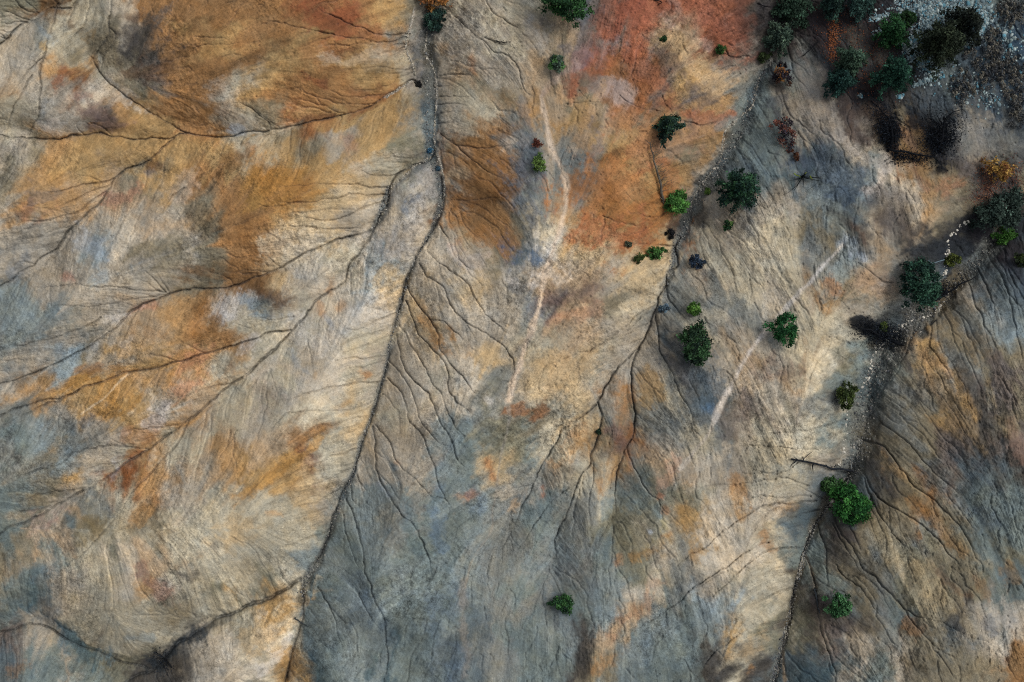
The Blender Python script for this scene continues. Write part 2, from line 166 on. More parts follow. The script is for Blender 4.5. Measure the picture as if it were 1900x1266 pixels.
# ------------------------------------------------------------------ the drainage, traced as polylines (upper end of each list = downstream)
# big gullies: (points from downstream to upstream, z at start or None to join, rise per metre, side slope, reach of slope in m, notch width px, notch depth m)
MAIN = {
 'A': ([(800,-190),(800,0),(796,60),(800,110),(806,150),(804,220),(808,280),(820,330),(822,370),(815,402),(790,450),(765,490),(748,540),(738,580),(722,640),(716,680),(705,720),(690,770),(668,830),(660,862),(630,930),(600,1020),(567,1075),(560,1150),(545,1200),(530,1266),(500,1480)], 4.2, .50, 11),
 'B': ([(808,276),(793,302),(755,314),(727,340),(713,386),(692,427),(672,462),(647,493),(637,521),(609,542),(588,559),(543,615),(500,658),(470,684),(431,712),(382,754),(313,806),(278,832),(222,868),(174,901),(115,934),(0,989),(-190,1090)], 3.5, .5, 8),
 'C': ([(543,614),(491,620),(452,635),(382,656),(330,670),(302,679),(226,694),(167,715),(129,731),(70,748),(21,760),(0,771),(-190,850)], 2.6, .42, 6),
 'D': ([(692,428),(665,432),(609,451),(553,477),(522,496),(500,505),(434,529),(382,536),(327,540),(306,548),(250,576),(191,625),(139,658),(87,682),(45,700),(0,714),(-190,760)], 3.0, .42, 6),
 'E': ([(782,160),(765,149),(720,177),(696,193),(651,210),(602,219),(550,231),(505,240),(459,247),(417,254),(347,248),(323,257),(278,259),(215,254),(156,250),(80,257),(-190,240)], 3.2, .5, 8),
 'F': ([(323,257),(302,274),(285,292),(243,313),(215,328),(202,351),(174,386),(132,424),(118,441),(87,474),(35,507),(0,531),(-190,600)], 3.0, .42, 6),
 'G': ([(347,248),(313,229),(261,198),(226,174),(195,146),(150,80)], 4.5, .42, 6),
 'H': ([(562,1074),(522,1097),(500,1109),(469,1121),(434,1139),(400,1147),(347,1184),(323,1201),(285,1241),(240,1260),(150,1330)], 3.0, .55, 8),
 'I': ([(285,1241),(243,1231),(195,1215),(139,1194),(83,1161),(52,1160),(0,1173),(-190,1200)], 3.5, .5, 8),
 'J': ([(1500,-190),(1490,-50),(1480,20),(1455,80),(1433,111),(1405,150),(1388,205),(1365,252),(1333,306),(1300,345),(1282,380),(1263,443),(1254,458),(1256,493),(1239,507),(1235,528),(1221,552),(1218,573),(1208,601),(1190,635),(1166,663),(1145,681),(1131,701),(1114,736),(1107,750),(1069,778),(1041,799),(1034,816),(1009,854),(992,892),(961,955),(940,989)], 3.8, .38, 9),
 'K': ([(1185,642),(1174,672),(1171,708),(1171,743),(1178,778),(1173,809),(1162,830),(1148,861),(1141,913),(1140,960)], 3.6, .4, 6),
 'L': ([(1112,745),(1115,774),(1110,813),(1096,840),(1093,861),(1075,885),(1058,937),(1037,982),(1025,1050)], 3.6, .4, 6),
 'M': ([(2090,300),(1920,390),(1870,430),(1830,470),(1790,512),(1740,555),(1690,590),(1655,625),(1628,670),(1612,720),(1602,780),(1592,840),(1574,880),(1535,940),(1510,975),(1492,1020),(1480,1070),(1470,1130),(1455,1200),(1440,1266),(1400,1480)], 4.0, .55, 10),
 'N': ([(200,-190),(149,-7),(111,14),(94,16),(70,35),(45,42),(21,64),(0,82),(-190,190)], 4.8, .5, 8),
}
# notch of the big ones: width px, depth m (start, end)
NOTCH = dict(A=(3.6,.38), B=(2.4,.36), C=(2.0,.34), D=(2.1,.34), E=(2.0,.30), F=(1.8,.28), G=(1.8,.26), H=(4.2,.7), I=(2.2,.3), J=(2.4,.34), K=(2.2,.32), L=(2.2,.32), M=(2.8,.3), N=(2.6,.38))
# rills: (points, half width px, depth m)
R = [
 # right bank of the long gully
 ([(817,418),(828,444),(845,476),(863,493),(883,507)],1.6,.2), ([(793,465),(804,482),(835,503),(866,528),(877,552),(901,583),(932,611),(963,635)],1.8,.24),
 ([(776,488),(790,510),(824,538),(838,566),(863,594),(897,615),(925,635),(943,656),(956,679),(945,743)],2.2,.34), ([(863,594),(873,611),(887,639)],1.3,.15),
 ([(755,524),(765,549),(783,573),(800,594),(814,621),(817,649),(838,677),(863,708),(894,747)],2.2,.34), ([(800,594),(824,597),(845,615),(863,635)],1.6,.24),
 ([(751,559),(765,590),(776,618),(804,649),(821,670),(833,701),(833,726),(852,754),(880,774)],2.3,.36), ([(741,601),(758,625),(769,649),(783,674),(793,691),(804,715),(821,736),(831,767),(856,809),(870,830)],2.0,.3),
 ([(736,621),(741,649),(748,677),(758,694),(783,719),(800,743),(817,785),(838,816),(845,847),(863,871),(873,892)],2.3,.36), ([(718,667),(744,691),(765,729),(772,757),(779,781),(804,813),(838,833)],1.8,.26),
 ([(718,701),(741,722),(751,754),(758,781),(776,799),(790,830),(804,857),(812,892),(828,927),(850,965)],2.2,.34), ([(696,788),(720,816),(731,840),(734,857),(765,885),(790,913),(812,940)],1.8,.24),
 ([(692,792),(698,823),(696,854),(701,875),(710,899),(731,930),(748,958),(769,979),(790,1020),(797,1052),(820,1100)],2.3,.34), ([(703,878),(737,920),(752,935)],1.4,.18),
 ([(644,927),(654,948),(665,982),(672,1021),(678,1062),(692,1104),(706,1146),(717,1191),(720,1236),(713,1266),(720,1330)],2.3,.34), ([(661,882),(672,900),(685,913)],1.3,.15), ([(637,958),(651,1021),(665,1062)],1.6,.2), ([(590,1090),(616,1135),(626,1173),(637,1215)],1.8,.22), ([(652,905),(656,925),(672,940)],1.2,.14), ([(665,1100),(690,1150),(715,1180)],1.5,.18),
 # left bank of the long gully
 ([(738,580),(692,595),(665,611),(619,614)],1.6,.2), ([(735,597),(713,608),(678,621),(609,649)],1.3,.15), ([(717,661),(665,663),(619,670),(585,691)],1.5,.18), ([(713,670),(665,681),(637,688)],1.3,.14), ([(717,707),(678,710),(644,714),(585,726),(505,754)],1.7,.22), ([(710,731),(665,754),(619,764),(540,767),(505,792),(470,813)],1.5,.2), ([(696,771),(637,781),(540,830)],1.3,.14), ([(665,823),(602,844)],1.3,.14), ([(666,831),(626,843),(574,868),(500,900)],1.3,.15), ([(745,520),(690,530),(640,560)],1.2,.12), ([(728,620),(680,640),(620,660)],1.2,.12),
 ([(660,862),(610,890),(560,905)],1.2,.12), ([(640,905),(590,930),(540,945)],1.2,.12), ([(615,980),(560,1005),(500,1020)],1.3,.14),
 # the second gully and its upper feeders
 ([(351,778),(327,826),(285,870),(243,916),(222,948),(174,1007),(132,1041),(94,1083)],2.2,.32), ([(278,832),(240,832),(198,828),(139,840),(104,862),(0,894)],1.9,.28), ([(174,901),(146,909),(66,920),(0,944)],1.7,.24), ([(129,731),(87,752),(0,787)],1.9,.28), ([(306,541),(208,536),(122,531),(38,540)],1.7,.24), ([(306,546),(243,559),(181,566),(104,568),(31,592)],1.6,.22), ([(187,590),(149,611),(70,634),(0,649)],1.7,.24), ([(104,568),(60,590),(0,610)],1.3,.15),
 ([(431,712),(400,715),(340,735),(310,745)],1.6,.22), ([(340,786),(313,790),(240,800),(200,815)],1.6,.22), ([(240,832),(200,815)],1.2,.12), ([(440,800),(420,830),(400,860)],1.3,.15), ([(382,656),(345,640),(320,625)],1.3,.16), ([(330,670),(290,660),(250,660)],1.3,.16), ([(470,684),(445,700)],1.2,.14), ([(545,590),(500,595),(470,590)],1.3,.16),
 ([(734,327),(692,325),(661,309)],1.7,.22), ([(720,347),(661,344),(602,340),(536,346),(498,342)],1.9,.28), ([(718,361),(665,361),(592,372),(540,377),(495,370)],1.8,.26), ([(710,373),(665,386),(630,405),(592,407),(533,400)],1.7,.25), ([(700,410),(640,425),(560,422),(470,417)],1.6,.2), ([(690,430),(640,428),(560,423)],1.2,.12), ([(522,496),(500,480),(480,460)],1.2,.12), ([(500,505),(455,500),(425,510)],1.2,.14), ([(434,529),(420,515),(380,500)],1.1,.12), ([(306,540),(280,515),(260,500)],1.4,.18), ([(311,540),(300,520),(290,508)],1.2,.15), ([(540,377),(500,385),(480,380)],1.2,.12),
 # upper left
 ([(202,351),(170,372),(140,395),(83,410),(21,417)],1.5,.2), ([(215,328),(167,341),(104,354),(66,351)],1.8,.26), ([(205,340),(160,362),(110,382),(85,400)],1.3,.16), ([(500,264),(469,278),(420,303),(382,320),(313,368),(270,400)],1.3,.16), ([(505,240),(500,226),(470,205),(441,188)],1.7,.24), ([(519,236),(500,222),(470,200)],1.4,.16), ([(515,255),(500,264),(480,272)],1.3,.16),
 ([(212,-30),(202,38),(202,56),(195,76),(170,108),(156,129),(139,142),(122,177)],2.2,.32), ([(202,52),(212,64),(208,83),(191,108),(188,139)],1.7,.24), ([(108,5),(101,35),(90,66),(82,104),(73,139),(73,188),(66,229),(45,261),(28,295)],2.4,.36), ([(82,104),(59,125),(31,163),(0,188)],1.7,.24), ([(170,-20),(160,24),(149,56),(104,94)],1.6,.22), ([(59,140),(31,188),(24,208),(7,261)],1.8,.26), ([(140,10),(120,50),(104,80)],1.3,.14), ([(82,104),(94,118)],1.2,.14),
 ([(56,38),(42,33),(0,14)],1.9,.3), ([(50,40),(20,42),(0,40)],1.8,.3), ([(66,24),(40,12),(20,-10)],1.6,.26), ([(72,24),(52,5),(40,-10)],1.6,.26), ([(10,70),(0,65)],1.5,.2), ([(110,10),(125,-10)],1.4,.2), ([(25,60),(0,55)],1.4,.2),
 ([(755,69),(713,78),(644,69),(609,63),(574,56),(470,31)],1.8,.24), ([(758,63),(713,64),(665,50),(619,31),(585,14)],1.8,.24), ([(752,83),(678,83),(567,85)],1.5,.18), ([(752,87),(706,101),(650,118)],1.3,.15), ([(755,92),(730,100),(700,125)],1.2,.12), ([(720,177),(650,180),(600,165)],1.2,.12), ([(696,193),(620,190),(560,170)],1.2,.14), ([(640,210),(590,195),(540,180)],1.2,.12),
 ([(360,90),(420,80),(480,84)],1.1,.1), ([(156,250),(140,235),(150,225)],1.2,.12),([(215,254),(185,240),(160,225)],1.3,.15),([(360,70),(440,72)],1.0,.08),
 # right bank near the top
 ([(815,140),(850,138),(880,140)],1.2,.13), ([(812,180),(850,178),(890,178)],1.3,.15), ([(812,195),(850,192),(880,200)],1.2,.13), ([(812,212),(840,208),(870,210)],1.2,.13), ([(812,232),(850,228),(880,225)],1.2,.13), ([(814,250),(840,265),(870,275),(920,272),(960,265)],1.8,.25), ([(840,262),(880,300),(920,325),(950,340)],1.5,.2), ([(829,376),(870,372),(930,370)],1.3,.15), ([(815,160),(840,158)],1.2,.12),
 ([(845,30),(880,65),(900,80),(915,95),(940,100),(960,130),(968,155)],1.8,.26), ([(885,65),(905,95),(912,110)],1.2,.13), ([(900,0),(915,25),(950,45),(970,60)],1.4,.18), ([(900,72),(930,80),(945,78)],1.9,.3), ([(945,105),(960,125),(975,165),(990,185)],1.5,.2), ([(940,40),(960,50),(975,70)],1.3,.15),
 # the middle fan
 ([(1218,576),(1220,615),(1225,649),(1242,684),(1267,733),(1277,760),(1290,800)],2.2,.3), ([(1214,569),(1162,601),(1128,628),(1089,653),(1044,667),(1009,681)],1.8,.26), ([(1221,560),(1183,597),(1148,621),(1110,640)],1.6,.22), ([(1205,600),(1170,615),(1130,640)],1.2,.14), ([(1195,625),(1160,640),(1120,650)],1.2,.14), ([(1251,455),(1228,453),(1197,462)],2.0,.3), ([(1251,460),(1232,476),(1211,488)],1.7,.24), ([(1252,466),(1240,474),(1225,478)],1.5,.2), ([(1263,440),(1232,422)],1.4,.16), ([(1205,452),(1183,453),(1148,458),(1130,465)],1.4,.16), ([(1238,510),(1225,530),(1210,548)],1.2,.14), ([(1200,470),(1160,490),(1120,510)],1.1,.1), ([(1210,490),(1170,510),(1130,530)],1.1,.1),
 ([(1235,535),(1245,560),(1265,585),(1275,600)],1.7,.25), ([(1163,831),(1169,854),(1183,882),(1204,916),(1225,930),(1222,960)],2.2,.32), ([(1075,887),(1069,899),(1027,927),(985,979),(947,1048)],1.9,.26), ([(1060,930),(1030,950),(1000,985)],1.3,.15), ([(1000,865),(985,900),(960,930)],1.4,.18), ([(1096,845),(1100,880),(1092,930),(1095,980)],1.6,.2), ([(1085,875),(1070,930),(1060,990)],1.3,.15), ([(1148,861),(1135,880),(1128,925)],1.4,.16), ([(1009,681),(1000,720),(1002,750)],1.1,.1), ([(940,653),(957,677),(954,708)],1.6,.2), ([(1069,778),(1040,790),(1000,810),(980,830)],1.5,.2), ([(1041,799),(1005,805),(975,800)],1.2,.14), ([(1183,882),(1200,880),(1215,895)],1.1,.12), ([(1135,800),(1130,830),(1120,850)],1.0,.1),
 ([(1150,175),(1175,195),(1215,205),(1248,212)],1.6,.22), ([(1050,192),(1110,190),(1150,175)],1.4,.18), ([(1225,180),(1243,200),(1250,215)],1.5,.2), ([(1255,222),(1290,232),(1310,232),(1345,222)],2.0,.32), ([(1345,95),(1355,105),(1385,105),(1395,112)],1.8,.28), ([(1075,170),(1100,195),(1110,192)],1.1,.12), ([(1160,360),(1200,390)],1.0,.1), ([(1120,400),(1180,420),(1220,405)],1.0,.1), ([(1232,395),(1190,430),(1140,435)],1.2,.12),
 # left bank of the right-hand wash
 ([(1515,930),(1469,934),(1440,934),(1409,941),(1381,958),(1353,975),(1301,1017),(1253,1052),(1218,1073)],1.9,.28), ([(1490,1014),(1435,1021),(1409,1031),(1374,1059),(1347,1083),(1315,1114),(1295,1132)],1.9,.28), ([(1426,1007),(1392,1019),(1343,1055),(1287,1090),(1246,1125),(1150,1190)],1.8,.26), ([(1505,920),(1440,923),(1409,920),(1388,927),(1320,945)],1.5,.2), ([(1500,900),(1440,885),(1385,899),(1329,901),(1280,913)],1.6,.22), ([(1440,873),(1402,880),(1360,878)],1.3,.16), ([(1490,850),(1469,868),(1449,878),(1400,875)],1.8,.26), ([(1520,835),(1440,829),(1359,829)],1.5,.2), ([(1470,1148),(1457,1151),(1431,1156),(1402,1163),(1357,1187),(1322,1219),(1290,1250)],1.9,.26), ([(1480,1090),(1440,1100),(1400,1120)],1.3,.14), ([(1462,1180),(1430,1195),(1390,1220)],1.2,.13), ([(1485,1045),(1430,1060),(1390,1085)],1.2,.13), ([(1350,1060),(1310,1080),(1260,1110)],1.1,.12), ([(1520,945),(1480,955),(1450,975)],1.6,.22), ([(1525,925),(1490,905),(1470,900)],1.3,.16),
 ([(1574,740),(1539,733),(1497,736)],1.6,.2), ([(1572,755),(1535,760),(1500,770)],1.3,.16), ([(1566,780),(1522,792),(1469,802),(1400,806)],1.9,.28), ([(1568,800),(1530,815),(1480,820)],1.3,.16), ([(1580,700),(1540,690),(1500,695)],1.3,.16), ([(1580,670),(1540,650),(1490,640)],1.2,.14), ([(1578,640),(1545,625),(1500,600)],1.2,.14), ([(1565,850),(1540,860),(1500,850)],1.2,.13), ([(1640,580),(1600,560),(1570,530)],1.3,.15), ([(1600,600),(1560,560),(1520,560)],1.2,.13), ([(1655,525),(1630,515),(1600,490),(1580,470)],1.7,.25), ([(1668,500),(1680,480),(1685,478)],1.7,.25),
 # right bank of the right-hand wash
 ([(1600,820),(1643,833),(1688,892),(1727,923),(1747,944),(1775,972),(1817,1031)],2.4,.4), ([(1590,865),(1622,916),(1657,944),(1699,968),(1730,989),(1765,1031),(1800,1070)],2.0,.32), ([(1600,890),(1612,916),(1636,962),(1664,1000),(1695,1028)],1.8,.28), ([(1535,945),(1546,948),(1556,982),(1584,1021),(1605,1055),(1643,1090),(1678,1132),(1713,1177),(1747,1208),(1793,1233)],2.3,.36), ([(1555,1050),(1563,1066),(1595,1087),(1622,1128),(1640,1149)],1.8,.26), ([(1517,970),(1529,1007),(1534,1048),(1533,1100)],1.8,.25), ([(1494,1028),(1511,1076),(1518,1139),(1529,1194),(1549,1243),(1555,1300)],2.2,.32), ([(1462,1160),(1452,1187),(1457,1260)],2.0,.28), ([(1730,1198),(1751,1229),(1775,1264)],1.6,.22), ([(1678,1132),(1730,1150),(1800,1180),(1850,1200)],1.5,.18), ([(1570,960),(1600,1030)],1.5,.2), ([(1545,970),(1575,1030),(1600,1060)],1.6,.24),
 ([(1790,510),(1800,535),(1817,580),(1834,639),(1848,684),(1880,736)],1.9,.28), ([(1830,470),(1862,521),(1876,569),(1886,621),(1900,680)],1.9,.28), ([(1812,500),(1840,560),(1855,620),(1865,690)],1.6,.22), ([(1770,590),(1790,610),(1800,640)],1.4,.18), ([(1700,660),(1727,677),(1768,743),(1803,799)],1.5,.18), ([(1720,640),(1760,690),(1790,740)],1.3,.15), ([(1705,600),(1681,649),(1667,691),(1640,715),(1626,753),(1608,778),(1605,809),(1626,830)],2.0,.3), ([(1650,720),(1690,760),(1740,830)],1.2,.13), ([(1630,780),(1680,820),(1720,860),(1790,930)],1.3,.15), ([(1850,480),(1880,540),(1895,600)],1.4,.18), ([(1870,500),(1895,560)],1.3,.16),
]
# ------------------------------------------------------------------ the ground as one sheet
STEP = 1.25
M0 = 190
U = np.arange(-M0, 1900 + M0, STEP, dtype=np.float32)
V = np.arange(-M0, 1266 + M0, STEP, dtype=np.float32)
NX, NY = len(U), len(V)

def bspl(n, cell):
    x = np.arange(n) / cell
    i = np.floor(x).astype(int); f = (x - i).astype(np.float32)
    return i, ((1 - f) ** 3 / 6, (3 * f ** 3 - 6 * f ** 2 + 4) / 6, (-3 * f ** 3 + 3 * f ** 2 + 3 * f + 1) / 6, f ** 3 / 6)

def noise1(cell):           # smooth noise; cell in photograph pixels
    c = cell / STEP
    iy, wy = bspl(NY, c); ix, wx = bspl(NX, c)
    g = rng.standard_normal((int(iy.max()) + 4, int(ix.max()) + 4)).astype(np.float32)
    rows = sum(w[:, None] * g[iy + k] for k, w in enumerate(wy))
    n = sum(w[:, None] * np.ascontiguousarray(rows.T)[ix + k] for k, w in enumerate(wx)).T
    return np.ascontiguousarray(n / n.std())

def fbm(cell, octv=4, gain=.6):
    out, a = 0, 1.0
    for k in range(octv):
        if cell / STEP < 1.2: break
        out = out + a * noise1(cell); a *= gain; cell /= 2.0
    return out / out.std()

def blur(a, n):             # cheap box blur, n passes of 3 taps
    for _ in range(n):
        a = (np.pad(a, ((1, 1), (0, 0)), 'edge')[:-2] + 2 * a + np.pad(a, ((1, 1), (0, 0)), 'edge')[2:]) / 4
        a = (np.pad(a, ((0, 0), (1, 1)), 'edge')[:, :-2] + 2 * a + np.pad(a, ((0, 0), (1, 1)), 'edge')[:, 2:]) / 4
    return a

def smooth(pts, n=3):       # Catmull-Rom through the traced points
    p = np.array(pts, float)
    if len(p) < 3: return p
    q = np.vstack([2 * p[0] - p[1], p, 2 * p[-1] - p[-2]])
    out = []
    for i in range(1, len(q) - 2):
        for t in np.arange(n) / n:
            a, b, c, d = q[i-1], q[i], q[i+1], q[i+2]
            out.append(.5 * (2*b + (c-a)*t + (2*a-5*b+4*c-d)*t*t + (3*b-a-3*c+d)*t**3))
    out.append(p[-1])
    return np.array(out)

def polydist(pts, uu, vv, arc=True):
    """distance and arc position of the nearest point of a polyline"""
    best = np.full(uu.shape, 1e9, np.float32); arcs = np.zeros(uu.shape, np.float32)
    L = 0.0
    for (a, b) in zip(pts[:-1], pts[1:]):
        d = b - a; l = math.hypot(*d)
        if l < 1e-6: continue
        t = np.clip(((uu - a[0]) * d[0] + (vv - a[1]) * d[1]) / (l * l), 0, 1)
        q = (uu - a[0] - t * d[0]) ** 2 + (vv - a[1] - t * d[1]) ** 2
        m = q < best
        best = np.where(m, q, best)
        if arc: arcs = np.where(m, L + t * l, arcs)
        L += l
    return np.sqrt(best), arcs / max(L, 1e-6)

# --- big relief on a coarse lattice: the lower envelope of V-shaped valleys
CS = 6.0
cu = np.arange(-M0, 1900 + M0 + 12, CS); cv = np.arange(-M0, 1266 + M0 + 12, CS)
CU, CV = np.meshgrid(cu, cv)
CU = CU.astype(np.float32); CV = CV.astype(np.float32)
rc = np.random.default_rng(3)
def cnoise(cell):
    g = rc.standard_normal((len(cv) // cell + 5, len(cu) // cell + 5))
    def m(n):
        x = np.arange(n) / cell; i = x.astype(int); f = x - i
        W = np.zeros((n, g.shape[0] if n == len(cv) else g.shape[1])); r = np.arange(n)
        W[r, i] = (1-f)**3/6; W[r, i+1] = (3*f**3-6*f**2+4)/6; W[r, i+2] = (-3*f**3+3*f**2+3*f+1)/6; W[r, i+3] = f**3/6
        return W
    n = m(len(cv)) @ g @ m(len(cu)).T
    return n / n.std()
wu, wv = 7 * cnoise(8), 7 * cnoise(8)
TAU = .25
acc = 0
for k, (pts, z0, k0, reach) in MAIN.items():
    p = smooth(pts, 2)
    d, s = polydist(p, CU + wu, CV + wv)
    arcs = np.concatenate([[0], np.cumsum(np.hypot(*np.diff(p, axis=0).T))]); arcs /= arcs[-1]
    vb = np.interp(s, arcs, p[:, 1]); ub = np.interp(s, arcs, p[:, 0])
    bed = (vb - 633) * S * .055 + np.clip(800 - ub, 0, 900) * S * .05 + np.clip(ub - 1500, 0, 700) * S * .02
    dm = d * S
    reach = reach * 1.5; k0 = k0 * 1.12
    side = k0 * (dm - np.clip(dm, 0, reach) ** 2 / (2 * reach) * .7)
    side = np.where(dm > reach, k0 * (reach * .65 + (dm - reach) * .3), side)
    acc = acc + np.exp(-(bed + side) / TAU)
hc = np.clip(-TAU * np.log(acc + 1e-30), -8, 14)
hflow = hc.copy()
for _ in range(10):
    q = np.pad(hflow, 1, 'edge'); hflow = (q[:-2, 1:-1] + q[2:, 1:-1] + q[1:-1, :-2] + q[1:-1, 2:] + 2 * q[1:-1, 1:-1]) / 6
# water also runs along the valleys: towards the top, on the left towards the long gully too
hflow = hflow + (CV - 633) * S * .30 + np.clip(820 - CU, 0, 1200) * S * .34 * np.clip((1180 - CV) / 200, .25, 1) + .10 * cnoise(16)
hc = hc + .26 * cnoise(14) + .08 * cnoise(6)
# spline up to the fine lattice
def upmat(n, step):
    x = np.arange(n) * step / CS
    i = np.clip(x.astype(int), 0, None); f = x - i
    return i, f
def up(c):
    iy, fy = upmat(NY, STEP); ix, fx = upmat(NX, STEP)
    cp = np.pad(c, 2, 'edge').astype(np.float32)
    def w(f): return [(1-f)**3/6, (3*f**3-6*f**2+4)/6, (-3*f**3+3*f**2+3*f+1)/6, f**3/6]
    rows = sum(wi[:, None].astype(np.float32) * cp[iy + 1 + k] for k, wi in enumerate(w(fy)))
    return sum(wi[None].astype(np.float32) * rows[:, ix + 1 + k] for k, wi in enumerate(w(fx)))
h = up(hc)
UU, VV = np.meshgrid(U, V)
def box(pts, r):
    p = np.array(pts, float)
    x0, y0 = p.min(0) - r; x1, y1 = p.max(0) + r
    a = int(max(0, (x0 + M0) / STEP)); b = int(min(NX, (x1 + M0) / STEP + 1)); c = int(max(0, (y0 + M0) / STEP)); d = int(min(NY, (y1 + M0) / STEP + 1))
    return slice(c, d), slice(a, b)

# --- notches of the gullies and the traced rills
wgx, wgy = 1.5 * fbm(18, 3), 1.5 * fbm(18, 3)
cutmap = np.zeros((NY, NX), np.float32); wobble = fbm(28, 3)
def cut(pts, w0, w1, D0, D1):
    p = smooth(pts, 3)
    sl = box(p, max(w0, w1) * 4 + 6)
    if sl[0].start >= sl[0].stop or sl[1].start >= sl[1].stop: return
    d, s = polydist(p, UU[sl] + wgx[sl], VV[sl] + wgy[sl])
    w = np.maximum((w0 + (w1 - w0) * s) * .62, .95); D = (D0 + (D1 - D0) * s) * np.clip(1 + .25 * wobble[sl], .5, 1.5)
    prof = np.exp(-(d / w) ** 2 * .9) * .86 + np.exp(-(d / (w * 2.8)) ** 2) * .14
    cutmap[sl] = np.maximum(cutmap[sl], D * prof * np.clip((1.0 - s) * 5, 0, 1))
NSTART = dict(A=7, J=11, M=12)           # above these points the bed is a flat gravel wash
for k, (w, D) in NOTCH.items():
    if k in 'BCDEFGIJKL': D *= 1.3
    cut(MAIN[k][0][NSTART.get(k, 0):], w, w * .75, D, D * .7)
for pts, w, D in R:
    f_ = (.5 if pts[0][1] < 760 else .8) if pts[0][0] > 1530 else 1.0
    cut(pts, w, w * .7, (.05 + D * .68) * f_, (.02 + D * .4) * f_)

# --- running water: drops run down the slopes, gather in rills and wear them in
hf = up(hflow) + .20 * fbm(40, 4, .55) - 1.2 * cutmap
NP = 330000
for it in range(5):
    gy, gx = np.gradient(blur(hf, 1))
    gl = np.sqrt(gx * gx + gy * gy) + 1e-6
    ex, ey = (-gx / gl).ravel(), (-gy / gl).ravel()
    px = rng.uniform(0, NX - 1, NP).astype(np.float32); py = rng.uniform(0, NY - 1, NP).astype(np.float32)
    vx = np.zeros(NP, np.float32); vy = vx.copy()
    cnt = np.zeros(NX * NY, np.float32)
    for k in range(108):
        ii = np.clip((py + .5).astype(np.int32), 0, NY - 1) * NX + np.clip((px + .5).astype(np.int32), 0, NX - 1)
        cnt += np.bincount(ii, minlength=NX * NY) if k else 0
        vx = .45 * vx + .55 * ex[ii]; vy = .45 * vy + .55 * ey[ii]
        px += vx; py += vy
    cnt = cnt.reshape(NY, NX) / (NP * 108 / (NX * NY))
    a_ = np.log1p(cnt)
    hf -= .06 * blur(a_, 1)
rill = np.clip(blur(np.clip((a_ - .9) / 1.5, 0, 1.1), 1), 0, .9)
hs_ = blur(up(hflow), 6)

# --- flow direction and streaks combed along it
gy, gx = np.gradient(hs_)
gl = np.sqrt(gx * gx + gy * gy) + 1e-6
dx, dy = -gx / gl, -gy / gl
def lic(srcs, n, q=1):
    """comb noises along the flow; q = 2 works on every second lattice point"""
    Dx, Dy = dx[::q, ::q].ravel(), dy[::q, ::q].ravel(); my, mx_ = dx[::q, ::q].shape
    outs = [s_[::q, ::q].copy() for s_ in srcs]; flat = [s_[::q, ::q].ravel() for s_ in srcs]
    for sgn in (1, -1):
        px = np.arange(mx_, dtype=np.float32)[None].repeat(my, 0); py = np.arange(my, dtype=np.float32)[:, None].repeat(mx_, 1)
        for k in range(n):
            ii = np.clip((py + .5).astype(np.int32), 0, my - 1) * mx_ + np.clip((px + .5).astype(np.int32), 0, mx_ - 1)
            if k:
                for o, f in zip(outs, flat): o += f[ii]
            px += sgn * 1.2 * Dx[ii]; py += sgn * 1.2 * Dy[ii]
    res = []
    for o in outs:
        if q == 2:
            o = np.repeat(np.repeat(o, 2, 0), 2, 1)[:NY, :NX]; o = blur(o, 1)
        o = o - o.mean(); res.append((o / o.std()).astype(np.float32))
    return res
white = lambda: rng.standard_normal((NY, NX)).astype(np.float32)
L1, = lic([white()], 14)                                               # fine streaks
L2, L3 = lic([noise1(6), noise1(18)], 26, 2)                           # long streaks
K = lic([noise1(9) + .8 * noise1(22) for _ in range(5)], 31, 2)
K2 = K[4]

# --- colour: the letter lattice, mixed raggedly
E = {k: lin(v).astype(np.float32) for k, v in PAL.items()}
G = np.array([[E[c] for c in r] for r in GRID], np.float32)
wU = UU + 12 * fbm(60, 5, .62) + 16 * dx * L3 + 8 * dx * L2
wV = VV + 12 * fbm(60, 5, .62) + 16 * dy * L3 + 8 * dy * L2
fx_ = np.clip((wU - 25) / 50, 0, 36.999); fy_ = np.clip((wV - 25) / 50, 0, 23.999)
ix, iy = fx_.astype(np.int32), fy_.astype(np.int32)
fx_ -= ix; fy_ -= iy
cls = [K[i] + .45 * fbm(20, 4, .8) + .35 * fbm(6, 2, .9) + .25 * L1 for i in range(4)]
C = 0; Wt = 0
for a in (0, 1):
    for b in (0, 1):
        w = (fy_ if a else 1 - fy_) * (fx_ if b else 1 - fx_)
        par = ((iy + a) % 2) * 2 + (ix + b) % 2
        n = np.choose(par, cls)
        w = w ** 1.3 * np.exp(.8 * n)
        C = C + w[..., None] * G[iy + a, ix + b]; Wt = Wt + w
C = C / Wt[..., None]
del wU, wV, Wt
# --- patches
pn = [fbm(22, 4, .7), fbm(34, 5, .7)]
pw = [fbm(40, 4), fbm(40, 4)]
crumbs = fbm(6, 2, .9)
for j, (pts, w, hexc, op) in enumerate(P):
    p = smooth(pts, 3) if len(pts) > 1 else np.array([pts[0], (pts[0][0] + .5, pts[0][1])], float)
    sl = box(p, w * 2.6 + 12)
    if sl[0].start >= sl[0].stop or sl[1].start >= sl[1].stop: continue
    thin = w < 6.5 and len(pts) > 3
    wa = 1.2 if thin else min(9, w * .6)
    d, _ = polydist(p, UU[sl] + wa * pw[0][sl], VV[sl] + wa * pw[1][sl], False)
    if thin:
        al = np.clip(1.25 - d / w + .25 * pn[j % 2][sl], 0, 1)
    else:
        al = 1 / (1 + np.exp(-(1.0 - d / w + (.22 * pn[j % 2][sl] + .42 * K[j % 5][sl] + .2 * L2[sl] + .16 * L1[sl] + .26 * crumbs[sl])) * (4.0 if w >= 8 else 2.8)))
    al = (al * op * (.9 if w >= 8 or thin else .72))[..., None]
    C[sl] = C[sl] * (1 - al) + lin(hexc).astype(np.float32) * al
